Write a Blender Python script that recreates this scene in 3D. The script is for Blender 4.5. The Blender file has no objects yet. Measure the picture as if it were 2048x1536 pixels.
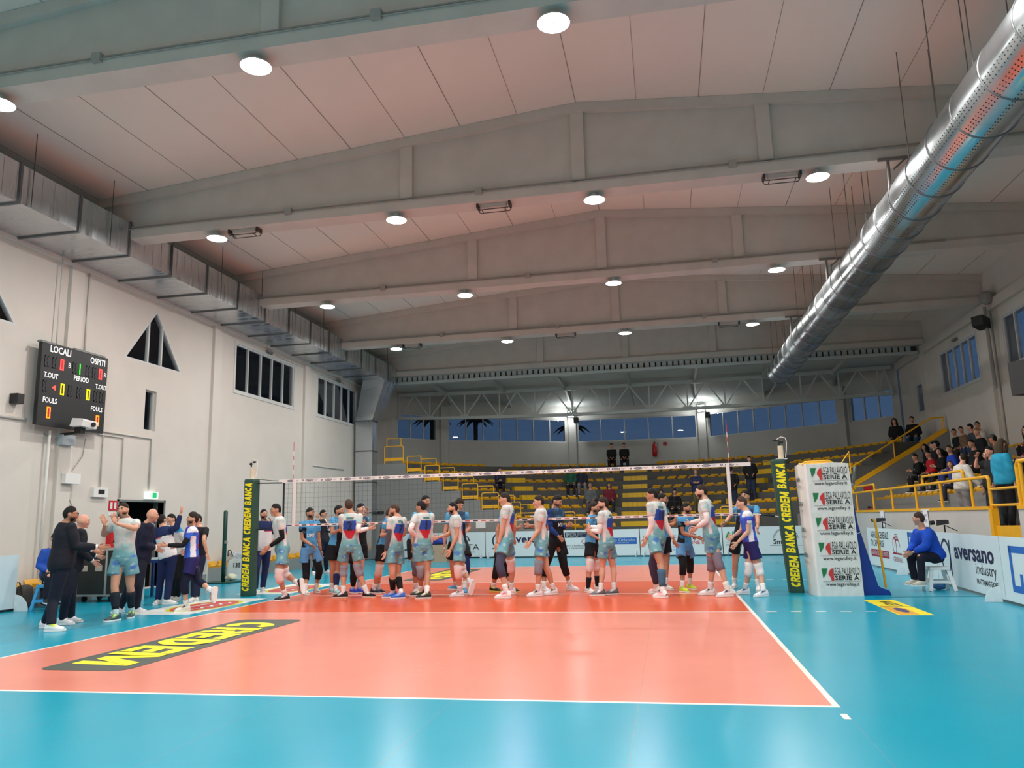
import bpy, bmesh, math, random
from mathutils import Vector, Matrix
from mathutils.bvhtree import BVHTree
SC=bpy.context.scene; COL=SC.collection
random.seed(7)
PI=math.pi
# ---------------------------------------------------------------- camera
CAM=Vector((3.306,-15.490,1.444))
YAW,PITCH,ROLL,FPX=-0.191396,0.174538,-0.025057,1545.1
cd=bpy.data.cameras.new('camera'); co=bpy.data.objects.new('camera',cd); COL.objects.link(co)
cd.sensor_fit='HORIZONTAL'; cd.sensor_width=36.0; cd.lens=36.0*FPX/2048.0; cd.clip_start=.05; cd.clip_end=500
_f=Vector((math.sin(YAW)*math.cos(PITCH),math.cos(YAW)*math.cos(PITCH),math.sin(PITCH)))
_r=Vector((math.cos(YAW),-math.sin(YAW),0)); _u=_r.cross(_f)
_r2=_r*math.cos(ROLL)+_u*math.sin(ROLL); _u2=_u*math.cos(ROLL)-_r*math.sin(ROLL)
M=Matrix((( _r2.x,_u2.x,-_f.x,CAM.x),(_r2.y,_u2.y,-_f.y,CAM.y),(_r2.z,_u2.z,-_f.z,CAM.z),(0,0,0,1)))
co.matrix_world=M; SC.camera=co
SC.view_settings.view_transform='Standard'; SC.view_settings.look='None'; SC.view_settings.gamma=1.0
SC.view_settings.exposure=-0.1; SC.view_settings.use_curve_mapping=False
LAMP_W=150.0      # watts of each high-bay lamp
# ---------------------------------------------------------------- world: dusk sky, brighter to the north-east
W=bpy.data.worlds.new('dusk'); SC.world=W; W.use_nodes=True
nt=W.node_tree; bg=nt.nodes['Background']
tc=nt.nodes.new('ShaderNodeTexCoord'); sp=nt.nodes.new('ShaderNodeSeparateXYZ'); nt.links.new(tc.outputs['Generated'],sp.inputs[0])
ad=nt.nodes.new('ShaderNodeMath'); ad.operation='MULTIPLY_ADD'; nt.links.new(sp.outputs['X'],ad.inputs[0]); ad.inputs[1].default_value=.75; nt.links.new(sp.outputs['Y'],ad.inputs[2])
rp=nt.nodes.new('ShaderNodeValToRGB'); nt.links.new(ad.outputs[0],rp.inputs[0])
rp.color_ramp.elements[0].position=0.0; rp.color_ramp.elements[0].color=(.004,.006,.010,1)
rp.color_ramp.elements[1].position=1.0; rp.color_ramp.elements[1].color=(.052,.098,.185,1)
e=rp.color_ramp.elements.new(.25); e.color=(.02,.04,.085,1)
nz=nt.nodes.new('ShaderNodeTexNoise'); nz.inputs['Scale'].default_value=7; nt.links.new(tc.outputs['Generated'],nz.inputs['Vector'])
mx=nt.nodes.new('ShaderNodeMixRGB'); mx.blend_type='MULTIPLY'; mx.inputs[0].default_value=.35; nt.links.new(rp.outputs[0],mx.inputs[1]); nt.links.new(nz.outputs['Fac'],mx.inputs[2])
nt.links.new(mx.outputs[0],bg.inputs[0]); bg.inputs[1].default_value=1.25
# ---------------------------------------------------------------- materials
def s2l(c):
    return tuple(((x/255)/12.92 if x/255<=.04045 else ((x/255+.055)/1.055)**2.4) for x in c)
MATS={}
def pm(name,rgb=(128,128,128),rough=.6,metal=0.,var=.06,scale=8.,bump=0.,emit=None,es=1.,spec=.5,bscale=None):
    if name in MATS: return MATS[name]
    m=bpy.data.materials.new(name); m.use_nodes=True; n=m.node_tree; b=n.nodes['Principled BSDF']
    c=s2l(rgb)
    b.inputs['Roughness'].default_value=rough; b.inputs['Metallic'].default_value=metal; b.inputs['Specular IOR Level'].default_value=spec
    if var>0 or bump>0:
        t=n.nodes.new('ShaderNodeTexCoord'); z=n.nodes.new('ShaderNodeTexNoise'); z.inputs['Scale'].default_value=scale; z.inputs['Detail'].default_value=4
        n.links.new(t.outputs['Object'],z.inputs['Vector'])
        r=n.nodes.new('ShaderNodeValToRGB'); n.links.new(z.outputs['Fac'],r.inputs[0])
        r.color_ramp.elements[0].position=.3; r.color_ramp.elements[1].position=.7
        r.color_ramp.elements[0].color=tuple(x*(1-var) for x in c)+(1,); r.color_ramp.elements[1].color=tuple(min(1,x*(1+var)) for x in c)+(1,)
        n.links.new(r.outputs[0],b.inputs['Base Color'])
        if bump>0:
            bm_=n.nodes.new('ShaderNodeBump'); bm_.inputs['Strength'].default_value=bump; bm_.inputs['Distance'].default_value=.02
            if bscale:
                z2=n.nodes.new('ShaderNodeTexNoise'); z2.inputs['Scale'].default_value=bscale; z2.inputs['Detail'].default_value=5; n.links.new(t.outputs['Object'],z2.inputs['Vector']); z=z2
            n.links.new(z.outputs['Fac'],bm_.inputs['Height']); n.links.new(bm_.outputs[0],b.inputs['Normal'])
    else: b.inputs['Base Color'].default_value=c+(1,)
    if emit is not None:
        b.inputs['Emission Color'].default_value=s2l(emit)+(1,); b.inputs['Emission Strength'].default_value=es
    MATS[name]=m; return m
def attr_mat(name,rough=.75,bump=.25,bs=9.,spec=.3):
    if name in MATS: return MATS[name]
    m=bpy.data.materials.new(name); m.use_nodes=True; n=m.node_tree; b=n.nodes['Principled BSDF']
    a=n.nodes.new('ShaderNodeAttribute'); a.attribute_name='Col'; n.links.new(a.outputs['Color'],b.inputs['Base Color'])
    b.inputs['Roughness'].default_value=rough; b.inputs['Specular IOR Level'].default_value=spec
    t=n.nodes.new('ShaderNodeTexCoord'); z=n.nodes.new('ShaderNodeTexNoise'); z.inputs['Scale'].default_value=bs; z.inputs['Detail'].default_value=3; z.inputs['Distortion'].default_value=1.2
    n.links.new(t.outputs['Object'],z.inputs['Vector']); u=n.nodes.new('ShaderNodeBump'); u.inputs['Strength'].default_value=bump; u.inputs['Distance'].default_value=.03
    n.links.new(z.outputs['Fac'],u.inputs['Height']); n.links.new(u.outputs[0],b.inputs['Normal'])
    MATS[name]=m; return m
# ---------------------------------------------------------------- mesh builder (all coordinates in world space)
class MB:
    def __init__(s): s.v=[]; s.f=[]; s.m=[]
    def add(s,vs,fs,mi=0):
        o=len(s.v); s.v+= [tuple(x) for x in vs]; s.f+=[tuple(o+i for i in f) for f in fs]; s.m+=[mi]*len(fs)
        return s
    def box(s,a,b,mi=0):
        x0,y0,z0=[min(p,q) for p,q in zip(a,b)]; x1,y1,z1=[max(p,q) for p,q in zip(a,b)]
        return s.add([(x0,y0,z0),(x1,y0,z0),(x1,y1,z0),(x0,y1,z0),(x0,y0,z1),(x1,y0,z1),(x1,y1,z1),(x0,y1,z1)],
            [(0,3,2,1),(4,5,6,7),(0,1,5,4),(1,2,6,5),(2,3,7,6),(3,0,4,7)],mi)
    def obox(s,c,ax,ay,az,mi=0):   # centre + three half-axis vectors
        c=Vector(c); ax,ay,az=Vector(ax),Vector(ay),Vector(az); vs=[]
        for k in(-1,1):
            for (i,j) in((-1,-1),(1,-1),(1,1),(-1,1)): vs.append(c+ax*i+ay*j+az*k)
        return s.add(vs,[(0,3,2,1),(4,5,6,7),(0,1,5,4),(1,2,6,5),(2,3,7,6),(3,0,4,7)],mi)
    def bar(s,p,q,w,h,up=(0,0,1),mi=0):
        p,q=Vector(p),Vector(q); d=(q-p); L=d.length; d.normalize(); u=Vector(up); r=d.cross(u)
        if r.length<1e-4: r=d.cross(Vector((1,0,0)))
        r.normalize(); u=r.cross(d)
        return s.obox((p+q)/2,d*L/2,r*w/2,u*h/2,mi)
    def prism(s,poly,vec,mi=0):
        n=len(poly); vec=Vector(vec); a=[Vector(p) for p in poly]; b=[p+vec for p in a]
        fs=[tuple(range(n))[::-1],tuple(range(n,2*n))]+[(i,(i+1)%n,n+(i+1)%n,n+i) for i in range(n)]
        return s.add(a+b,fs,mi)
    def tube(s,pts,r,n=8,mi=0,cap=True):
        pts=[Vector(p) for p in pts]; R=r if isinstance(r,(list,tuple)) else [r]*len(pts)
        vs=[];fs=[]; u=None
        for i,p in enumerate(pts):
            if i==0: d=pts[1]-pts[0]
            elif i==len(pts)-1: d=pts[-1]-pts[-2]
            else: d=(pts[i+1]-p).normalized()+(p-pts[i-1]).normalized()
            d.normalize()
            if u is None:
                u=d.cross(Vector((0,0,1)))
                if u.length<.1: u=d.cross(Vector((1,0,0)))
            u=(u-d*u.dot(d)).normalized(); w=d.cross(u)
            for k in range(n):
                a=2*PI*k/n; vs.append(p+(u*math.cos(a)+w*math.sin(a))*R[i])
        for i in range(len(pts)-1):
            for k in range(n): fs.append((i*n+k,i*n+(k+1)%n,(i+1)*n+(k+1)%n,(i+1)*n+k))
        if cap: fs.append(tuple(range(n))[::-1]); fs.append(tuple(range((len(pts)-1)*n,len(pts)*n)))
        return s.add(vs,fs,mi)
    def ell(s,c,rx,ry,rz,n=12,m=8,mi=0,rot=None,fn=None):
        vs=[];fs=[]; c=Vector(c)
        for j in range(m+1):
            t=PI*j/m
            for k in range(n):
                a=2*PI*k/n; d=Vector((math.sin(t)*math.cos(a),math.sin(t)*math.sin(a),math.cos(t)))
                q=Vector((d.x*rx,d.y*ry,d.z*rz))
                if fn: q*=fn(d)
                if rot: q=rot@q
                vs.append(c+q)
        for j in range(m):
            for k in range(n): fs.append((j*n+k,(j+1)*n+k,(j+1)*n+(k+1)%n,j*n+(k+1)%n))
        return s.add(vs,fs,mi)
    def text(s,txt,o,xd,yd,size,mi=0,align='CENTER',bold=0.,sx=1.,ex=0.,shear=0.,wd=None,heavy=False):
        vs,fs=heavytext(txt,shear) if heavy else textmesh(txt,align,bold,shear)
        if wd: q=[v[0] for v in vs]; sx=wd/(max(q)-min(q))/size
        o,xd,yd=Vector(o),Vector(xd).normalized(),Vector(yd).normalized(); n=xd.cross(yd)
        return s.add([o+xd*(v[0]*size*sx)+yd*(v[1]*size)+n*(ex+v[2]*size*heavy) for v in vs],fs,mi)
    def build(s,name,mats,parent=None,loc=None,smooth=False,label=None,cat=None,group=None,kind=None):
        me=bpy.data.meshes.new(name); base=Vector((0,0,0))
        if parent is not None: base=world_loc(parent)
        elif loc is not None: base=Vector(loc)
        me.from_pydata([Vector(v)-base for v in s.v],[],s.f)
        if not isinstance(mats,(list,tuple)): mats=[mats]
        for m in mats: me.materials.append(m)
        if len(mats)>1: me.polygons.foreach_set('material_index',s.m)
        if smooth: me.polygons.foreach_set('use_smooth',[True]*len(me.polygons))
        me.update()
        o=bpy.data.objects.new(name,me); COL.objects.link(o)
        if parent is not None: o.parent=parent
        else: o.location=base
        tag(o,label,cat,group,kind); return o
def world_loc(o):
    p=Vector((0,0,0))
    while o is not None: p+=o.location; o=o.parent
    return p
def tag(o,label=None,cat=None,group=None,kind=None):
    if label: o['label']=label
    if cat: o['category']=cat
    if group: o['group']=group
    if kind: o['kind']=kind
def thing(name,label,cat,loc=(0,0,0),group=None,kind=None):
    o=bpy.data.objects.new(name,None); o.empty_display_size=.1; COL.objects.link(o); o.location=loc
    tag(o,label,cat,group,kind); return o
def struct(name,mb,mats,**k): return mb.build(name,mats,kind='structure',**k)
_tm={}
def heavytext(word,shear=0.):
    """extra bold block capitals, height 1, centred; quads only"""
    vs=[];fs=[];x=0.
    zc=[0]
    def quad(*p): o=len(vs); vs.extend([(x+a,b,.0022*(zc[0]%5)) for a,b in p]); fs.append((o,o+1,o+2,o+3))
    def nx(): zc[0]+=1
    def bx(a,b,c,d): quad((a,b),(c,b),(c,d),(a,d))
    def ring(cx,cy,rx,ry,t,a0,a1,n=10):
        for i in range(n):
            p,q=[math.radians(a0+(a1-a0)*(i+j)/n) for j in(0,1)]
            quad((cx+rx*math.cos(p),cy+ry*math.sin(p)),(cx+rx*math.cos(q),cy+ry*math.sin(q)),(cx+(rx-t)*math.cos(q),cy+max(.04,ry-t)*math.sin(q)),(cx+(rx-t)*math.cos(p),cy+max(.04,ry-t)*math.sin(p)))
    _b,_r,_q=bx,ring,quad
    def bx(*a): nx(); _b(*a)
    def ring(*a): nx(); _r(*a)
    for ch in word:
        w=.80
        if ch=='C': ring(.44,.5,.44,.5,.27,48,312,16)
        elif ch=='R': bx(0,0,.27,1); bx(.2,.78,.42,1); bx(.2,.38,.42,.58); ring(.40,.69,.38,.31,.24,-90,90); nx(); quad((.28,.42),(.56,.42),(.84,0),(.52,0))
        elif ch=='E': bx(0,0,.27,1); bx(.2,.77,.70,1); bx(.2,.39,.66,.60); bx(.2,0,.70,.23); w=.70
        elif ch=='D': bx(0,0,.27,1); bx(.2,.76,.36,1); bx(.2,0,.36,.24); ring(.34,.5,.46,.5,.27,-90,90,14)
        elif ch=='M': bx(0,0,.26,1); bx(.86,0,1.12,1); nx(); quad((.0,1),(.30,1),(.69,.12),(.43,.12)); nx(); quad((.82,1),(1.12,1),(.69,.12),(.43,.12)); w=1.12
        elif ch=='B': bx(0,0,.27,1); bx(.2,.78,.40,1); bx(.2,.41,.42,.60); bx(.2,0,.42,.22); ring(.38,.73,.34,.27,.21,-90,90); ring(.40,.28,.40,.28,.22,-90,90)
        elif ch=='A': nx(); quad((0,0),(.29,0),(.60,1),(.30,1)); nx(); quad((.90,0),(.61,0),(.30,1),(.60,1)); bx(.2,.2,.7,.40); w=.90
        elif ch=='N': bx(0,0,.26,1); bx(.60,0,.86,1); nx(); quad((0,1),(.28,1),(.86,0),(.58,0)); w=.86
        x+=w+.07
    L=x-.07; return [(a-L/2+(b-.5)*shear,b-.5,c) for a,b,c in vs],fs
def textmesh(txt,align='CENTER',bold=0.,shear=0.):
    key=(txt,align,bold,shear)
    if key in _tm: return _tm[key]
    cu=bpy.data.curves.new('t','FONT'); cu.body=txt; cu.align_x=align; cu.align_y='CENTER'; cu.offset=bold; cu.resolution_u=2; cu.shear=shear; cu.size=1.0
    ob=bpy.data.objects.new('t',cu); COL.objects.link(ob); dg=bpy.context.evaluated_depsgraph_get(); dg.update()
    me=bpy.data.meshes.new_from_object(ob.evaluated_get(dg))
    r=([tuple(v.co) for v in me.vertices],[tuple(f.vertices) for f in me.polygons])
    bpy.data.objects.remove(ob); bpy.data.curves.remove(cu); bpy.data.meshes.remove(me)
    _tm[key]=r; return r
def cutplate(outer,holes,to3d,thick,mb=None,mi=0):
    """flat plate with holes: outline + hole polygons in (u,v), mapped by to3d(u,v,w)"""
    cu=bpy.data.curves.new('c','CURVE'); cu.dimensions='2D'; cu.fill_mode='BOTH'; cu.extrude=thick/2
    for poly in [outer]+holes:
        sp=cu.splines.new('POLY'); sp.points.add(len(poly)-1); sp.use_cyclic_u=True
        for i,(a,b) in enumerate(poly): sp.points[i].co=(a,b,0,1)
    ob=bpy.data.objects.new('c',cu); COL.objects.link(ob); dg=bpy.context.evaluated_depsgraph_get(); dg.update()
    me=bpy.data.meshes.new_from_object(ob.evaluated_get(dg))
    mb=mb or MB(); mb.add([to3d(*v.co) for v in me.vertices],[tuple(f.vertices) for f in me.polygons],mi)
    bpy.data.objects.remove(ob); bpy.data.curves.remove(cu); bpy.data.meshes.remove(me); return mb
def copy_tree(o,loc,rz,label=None,group=None):
    c=o.copy(); COL.objects.link(c); c.location=loc; c.rotation_euler=(0,0,rz)
    if label: c['label']=label
    if group: c['group']=group
    for ch in o.children:
        d=ch.copy(); COL.objects.link(d); d.parent=c
        for g in ch.children:
            e_=g.copy(); COL.objects.link(e_); e_.parent=d
    return c
ORD=['first','second','third','fourth','fifth','sixth','seventh','eighth','ninth','tenth','eleventh','twelfth','thirteenth','fourteenth','fifteenth','sixteenth','seventeenth','eighteenth','nineteenth','twentieth']
def ordn(i):
    if i<20: return ORD[i]
    t={2:'twenty',3:'thirty',4:'forty',5:'fifty'}[(i+1)//10]; u=(i+1)%10
    return t+('-'+ORD[u-1] if u else 'th')
# ================================================================ the hall
XL,XR,XM=-9.5,13.45,1.97
BY=[-17.9,-12.2,-6.62,-0.95,4.7,10.55,16.5]     # beam planes
ZB,ZE,ZA=7.78,8.72,9.70
def zr(x): return ZE+(ZA-ZE)*(1-abs(x-XM)/(XR-XM))
wall_m=pm('white_plaster',(210,204,196),.85,var=.03,scale=1.2,bump=.05,bscale=30)
ceil_m=pm('ceiling_panel',(230,221,210),.8,var=.02,scale=.6)
conc_m=pm('painted_concrete',(200,193,184),.75,var=.05,scale=2,bump=.05,bscale=20)
grey_m=pm('grey_painted_concrete',(128,128,126),.8,var=.05,scale=1.5)
dgrey_m=pm('dark_step_concrete',(84,84,82),.85,var=.08,scale=2)
par_m=pm('pale_parapet',(186,184,180),.8,var=.04,scale=2)
yel_m=pm('yellow_paint',(232,170,20),.4,var=.05,scale=5)
seat_m=pm('yellow_plastic',(212,158,24),.38,var=.06,scale=3)
frame_m=pm('white_aluminium',(205,206,204),.45,var=.02)
galv=None
# floor with court paint
def floor_mat():
    m=bpy.data.materials.new('court_floor'); m.use_nodes=True; n=m.node_tree; L=n.links; b=n.nodes['Principled BSDF']
    g=n.nodes.new('ShaderNodeNewGeometry'); s=n.nodes.new('ShaderNodeSeparateXYZ'); L.new(g.outputs['Position'],s.inputs[0])
    X,Y=s.outputs['X'],s.outputs['Y']
    def mth(op,a,c=None,d=None):
        q=n.nodes.new('ShaderNodeMath'); q.operation=op
        for i,v in enumerate((a,c,d)):
            if v is None: continue
            if isinstance(v,(int,float)): q.inputs[i].default_value=v
            else: L.new(v,q.inputs[i])
        return q.outputs[0]
    aX=mth('ABSOLUTE',X); aY=mth('ABSOLUTE',Y)
    def lt(a,v): return mth('LESS_THAN',a,v)
    def band(a,c,w): return lt(mth('ABSOLUTE',mth('SUBTRACT',a,c)),w)
    AND=lambda a,c: mth('MULTIPLY',a,c)
    OR=lambda a,c: mth('MAXIMUM',a,c)
    court=AND(lt(aX,4.5),lt(aY,9.0)); front=AND(court,lt(aY,3.0))
    w=.03
    lines=AND(court,OR(OR(lt(mth('SUBTRACT',4.5,aX),.05),lt(mth('SUBTRACT',9.0,aY),.05)),OR(band(aY,2.975,.025),lt(aY,.025))))
    dash=AND(AND(band(aY,2.975,.025),AND(lt(aX,6.3),mth('GREATER_THAN',aX,4.6))),lt(mth('FRACT',mth('DIVIDE',mth('SUBTRACT',aX,4.68),.35)),.43))
    tick=AND(band(aX,4.475,.025),band(aY,9.275,.075))
    lines=OR(lines,OR(dash,tick))
    def mix(f,a,c):
        q=n.nodes.new('ShaderNodeMixRGB'); L.new(f,q.inputs[0])
        for i,v in((1,a),(2,c)):
            if isinstance(v,tuple): q.inputs[i].default_value=v+(1,)
            else: L.new(v,q.inputs[i])
        return q.outputs[0]
    c=mix(court,s2l((0,157,186)),s2l((228,138,118))); c=mix(front,c,s2l((222,90,50)))
    z=n.nodes.new('ShaderNodeTexNoise'); z.inputs['Scale'].default_value=.9; z.inputs['Detail'].default_value=6; L.new(g.outputs['Position'],z.inputs['Vector'])
    r=n.nodes.new('ShaderNodeMapRange'); L.new(z.outputs['Fac'],r.inputs[0]); r.inputs[3].default_value=.90; r.inputs[4].default_value=1.08
    q=n.nodes.new('ShaderNodeMixRGB'); q.blend_type='MULTIPLY'; q.inputs[0].default_value=1; L.new(c,q.inputs[1]); L.new(r.outputs[0],q.inputs[2])
    # roll joints of the mat, every 1.5 m
    j=lt(mth('ABSOLUTE',mth('SUBTRACT',mth('FRACT',mth('DIVIDE',mth('ADD',X,.75),1.5)),.5)),.0014)
    c=mix(AND(j,mth('SUBTRACT',1.0,0.55)),q.outputs[0],(.25,.2,.18))
    c=mix(lines,c,s2l((238,236,228)))
    L.new(c,b.inputs['Base Color'])
    z2=n.nodes.new('ShaderNodeTexNoise'); z2.inputs['Scale'].default_value=.5; z2.inputs['Detail'].default_value=3; L.new(g.outputs['Position'],z2.inputs['Vector'])
    r2=n.nodes.new('ShaderNodeMapRange'); L.new(z2.outputs['Fac'],r2.inputs[0]); r2.inputs[3].default_value=.20; r2.inputs[4].default_value=.31
    L.new(r2.outputs[0],b.inputs['Roughness']); b.inputs['Specular IOR Level'].default_value=.45
    z3=n.nodes.new('ShaderNodeTexNoise'); z3.inputs['Scale'].default_value=2.2; L.new(g.outputs['Position'],z3.inputs['Vector'])
    bu=n.nodes.new('ShaderNodeBump'); bu.inputs['Strength'].default_value=.06; bu.inputs['Distance'].default_value=.02; L.new(z3.outputs['Fac'],bu.inputs['Height']); L.new(bu.outputs[0],b.inputs['Normal'])
    return m
struct('floor',MB().box((XL-.2,-20.5,-.1),(XR+.2,20,0)),floor_mat())
# walls with their openings
WZ0,WZ1=5.57,7.06
wins_left=[(5.8,9.64),(11.6,15.4)]
tri=[(.80,5.60),(3.16,5.60),(1.98,7.08)]
tri0=[(-4.75,5.60),(-2.38,5.60),(-3.56,7.08)]
slit=[(1.70,3.92),(2.14,3.92),(2.14,4.95),(1.70,4.95)]
door=[(.95,0.0),(2.66,0.0),(2.66,2.12),(.95,2.12)]
rect=lambda a,b,c,d:[(a,c),(b,c),(b,d),(a,d)]
def wall_left(u,v,w): return (XL-.08+w,u,v)
struct('wall_left',cutplate(rect(-20.5,19.9,0.001,10.1),[rect(a,b,WZ0,WZ1) for a,b in wins_left]+[tri,tri0,slit,[(y,max(z,.02)) for y,z in door]]+[rect(-14.5,-10.7,WZ0,WZ1)],wall_left,.16),wall_m)
wins_right=[(11.4,14.9),(5.55,9.35),(-.2,3.6),(-6,-2.2)]
struct('wall_right',cutplate(rect(-20.5,19.9,0.001,10.1),[rect(a,b,WZ0,WZ1) for a,b in wins_right]+[rect(16.9,17.9,5.25,6.4)],lambda u,v,w:(XR+.15+w,u,v),.3),wall_m)
struct('wall_back',MB().box((XL-.3,-20.8,0),(XR+.3,-20.5,10)),wall_m)
nw=[0]
glass_m=None
def glass():
    m=bpy.data.materials.new('window_glass'); m.use_nodes=True; n=m.node_tree; n.nodes.clear()
    o=n.nodes.new('ShaderNodeOutputMaterial'); t=n.nodes.new('ShaderNodeBsdfTransparent'); g=n.nodes.new('ShaderNodeBsdfGlossy'); g.inputs['Roughness'].default_value=.01
    t.inputs[0].default_value=(.88,.9,.92,1)
    f=n.nodes.new('ShaderNodeLayerWeight'); f.inputs[0].default_value=.5; x=n.nodes.new('ShaderNodeMixShader')
    p5=n.nodes.new('ShaderNodeMath'); p5.operation='POWER'; n.links.new(f.outputs['Facing'],p5.inputs[0]); p5.inputs[1].default_value=5
    k=n.nodes.new('ShaderNodeMath'); k.operation='MULTIPLY_ADD'; n.links.new(p5.outputs[0],k.inputs[0]); k.inputs[1].default_value=.45; k.inputs[2].default_value=.035
    n.links.new(k.outputs[0],x.inputs[0]); n.links.new(t.outputs[0],x.inputs[1]); n.links.new(g.outputs[0],x.inputs[2]); n.links.new(x.outputs[0],o.inputs[0]); return m
glass_m=glass()
def window(outer,to3d,cuts,fw=.05,depth=.08,inset=0.,label=None):
    """outer polygon in (u,v); cuts = u positions of mullions (rectangular) ; frame + one pane per light"""
    nw[0]+=1; r=thing('window_%d'%nw[0],None,None,to3d(outer[0][0],outer[0][1],0),kind='structure')
    us=[p[0] for p in outer]; vs=[p[1] for p in outer]; u0,u1,v0,v1=min(us),max(us),min(vs),max(vs)
    holes=[]
    if len(outer)==4:
        ed=[u0]+list(cuts)+[u1]
        for a,b in zip(ed[:-1],ed[1:]): holes.append(rect(a+fw/2+(fw/2 if a==u0 else 0),b-fw/2-(fw/2 if b==u1 else 0),v0+fw,v1-fw))
    else:   # triangle with three lights
        um,vt=outer[2]; hw=.27; sl=(vt-v0)/(um-u0); e=fw
        vl=lambda u: v0+(u-u0)*sl-e*1.3; vr=lambda u: v0+(u1-u)*sl-e*1.3
        holes=[[(u0+e*2.2,v0+e),(um-hw-e/2,v0+e),(um-hw-e/2,vl(um-hw-e/2))],[(um-hw+e/2,v0+e),(um+hw-e/2,v0+e),(um+hw-e/2,vr(um+hw-e/2)),(um,vl(um)),(um-hw+e/2,vl(um-hw+e/2))],[(um+hw+e/2,v0+e),(u1-e*2.2,v0+e),(um+hw+e/2,vr(um+hw+e/2))]]
    cutplate(outer,holes,lambda u,v,w:to3d(u,v,w+inset),depth).build('window_frame',frame_m,r)
    for h in holes:
        MB().add([to3d(u,v,inset-.005) for u,v in h]+[to3d(u,v,inset+.005) for u,v in h],[tuple(range(len(h))),tuple(range(2*len(h)-1,len(h)-1,-1))]).build('pane',glass_m,r)
    return r
wl=lambda u,v,w:(XL-.04+w,u,v)
wr=lambda u,v,w:(XR+.04-w,u,v)
for a,b in wins_left: window(rect(a,b,WZ0,WZ1),wl,[a+(b-a)*t for t in(.2,.41,.6,.8)])
window(rect(-14.5,-10.7,WZ0,WZ1),wl,[-13.7,-12.9,-12.2,-11.4])
window(tri,wl,[]); window(tri0,wl,[])
window(slit,lambda u,v,w:(XL-.12+w,u,v),[],fw=.03)
for a,b in wins_right: window(rect(a,b,WZ0,WZ1),wr,[a+(b-a)*t for t in(.2,.4,.6,.8)])
window(rect(16.9,17.9,5.25,6.4),wr,[])
# proud sills/architraves of the left windows
for i,(a,b) in enumerate(wins_left+wins_right):
    left=i<2; x=XL if left else XR; sg=1 if left else -1
    fr=cutplate(rect(a-.07,b+.07,WZ0-.07,WZ1+.07),[rect(a,b,WZ0,WZ1)],lambda u,v,w:(x+sg*(.012+w),u,v),.024)
    struct('trim_%d'%(i+1),fr,frame_m)
# dark passage behind the door opening
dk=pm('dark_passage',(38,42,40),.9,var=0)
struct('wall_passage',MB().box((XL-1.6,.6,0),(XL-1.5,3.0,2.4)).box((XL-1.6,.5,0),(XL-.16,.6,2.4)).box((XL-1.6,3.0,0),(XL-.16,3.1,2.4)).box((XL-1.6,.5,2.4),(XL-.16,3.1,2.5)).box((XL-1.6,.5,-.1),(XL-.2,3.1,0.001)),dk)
fr=MB()
for a,b in(((XL-.3,.90,0),(XL+.02,.95,2.17)),((XL-.3,2.66,0),(XL+.02,2.71,2.17)),((XL-.3,.90,2.12),(XL+.02,2.71,2.17))): fr.box(a,b)
struct('door_1',fr,pm('grey_door_frame',(120,124,122),.5))
# pilasters
for i,y in enumerate(BY):
    struct('trim_%d'%(20+i),MB().box((XL,y-.17,0),(XL+.09,y+.23,ZB-.02)),wall_m)
    struct('trim_%d'%(30+i),MB().box((XR-.12,y-.25,0),(XR,y+.25,ZB-.02)),wall_m)
struct('trim_40',MB().box((XL+.001,-20,7.30),(XL+.10,16.4,7.40)),wall_m)
struct('trim_41',MB().box((XR-.14,-20,7.42),(XR-.001,19.9,7.72)),wall_m)
# ceiling slabs
cm=MB()
for sg in(-1,1):
    xe=XL-.3 if sg<0 else XR+.3
    cm.prism([(XM,-20.8,ZA),(xe,-20.8,zr(xe)),(xe,-20.8,zr(xe)+.25),(XM,-20.8,ZA+.25)],(0,20.8+16.7,0))
struct('ceiling',cm,ceil_m)
jm=pm('panel_joint',(150,140,132),.9,var=0)
jb=MB()
for q in range(-9,10):
    x=XM+1.2*q
    if XL+.2<x<XR-.2: jb.bar((x,-20.5,zr(x)-.004),(x,16.3,zr(x)-.004),.012 if q%2==0 else .006,.008)
struct('trim_42',jb,jm)
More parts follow.
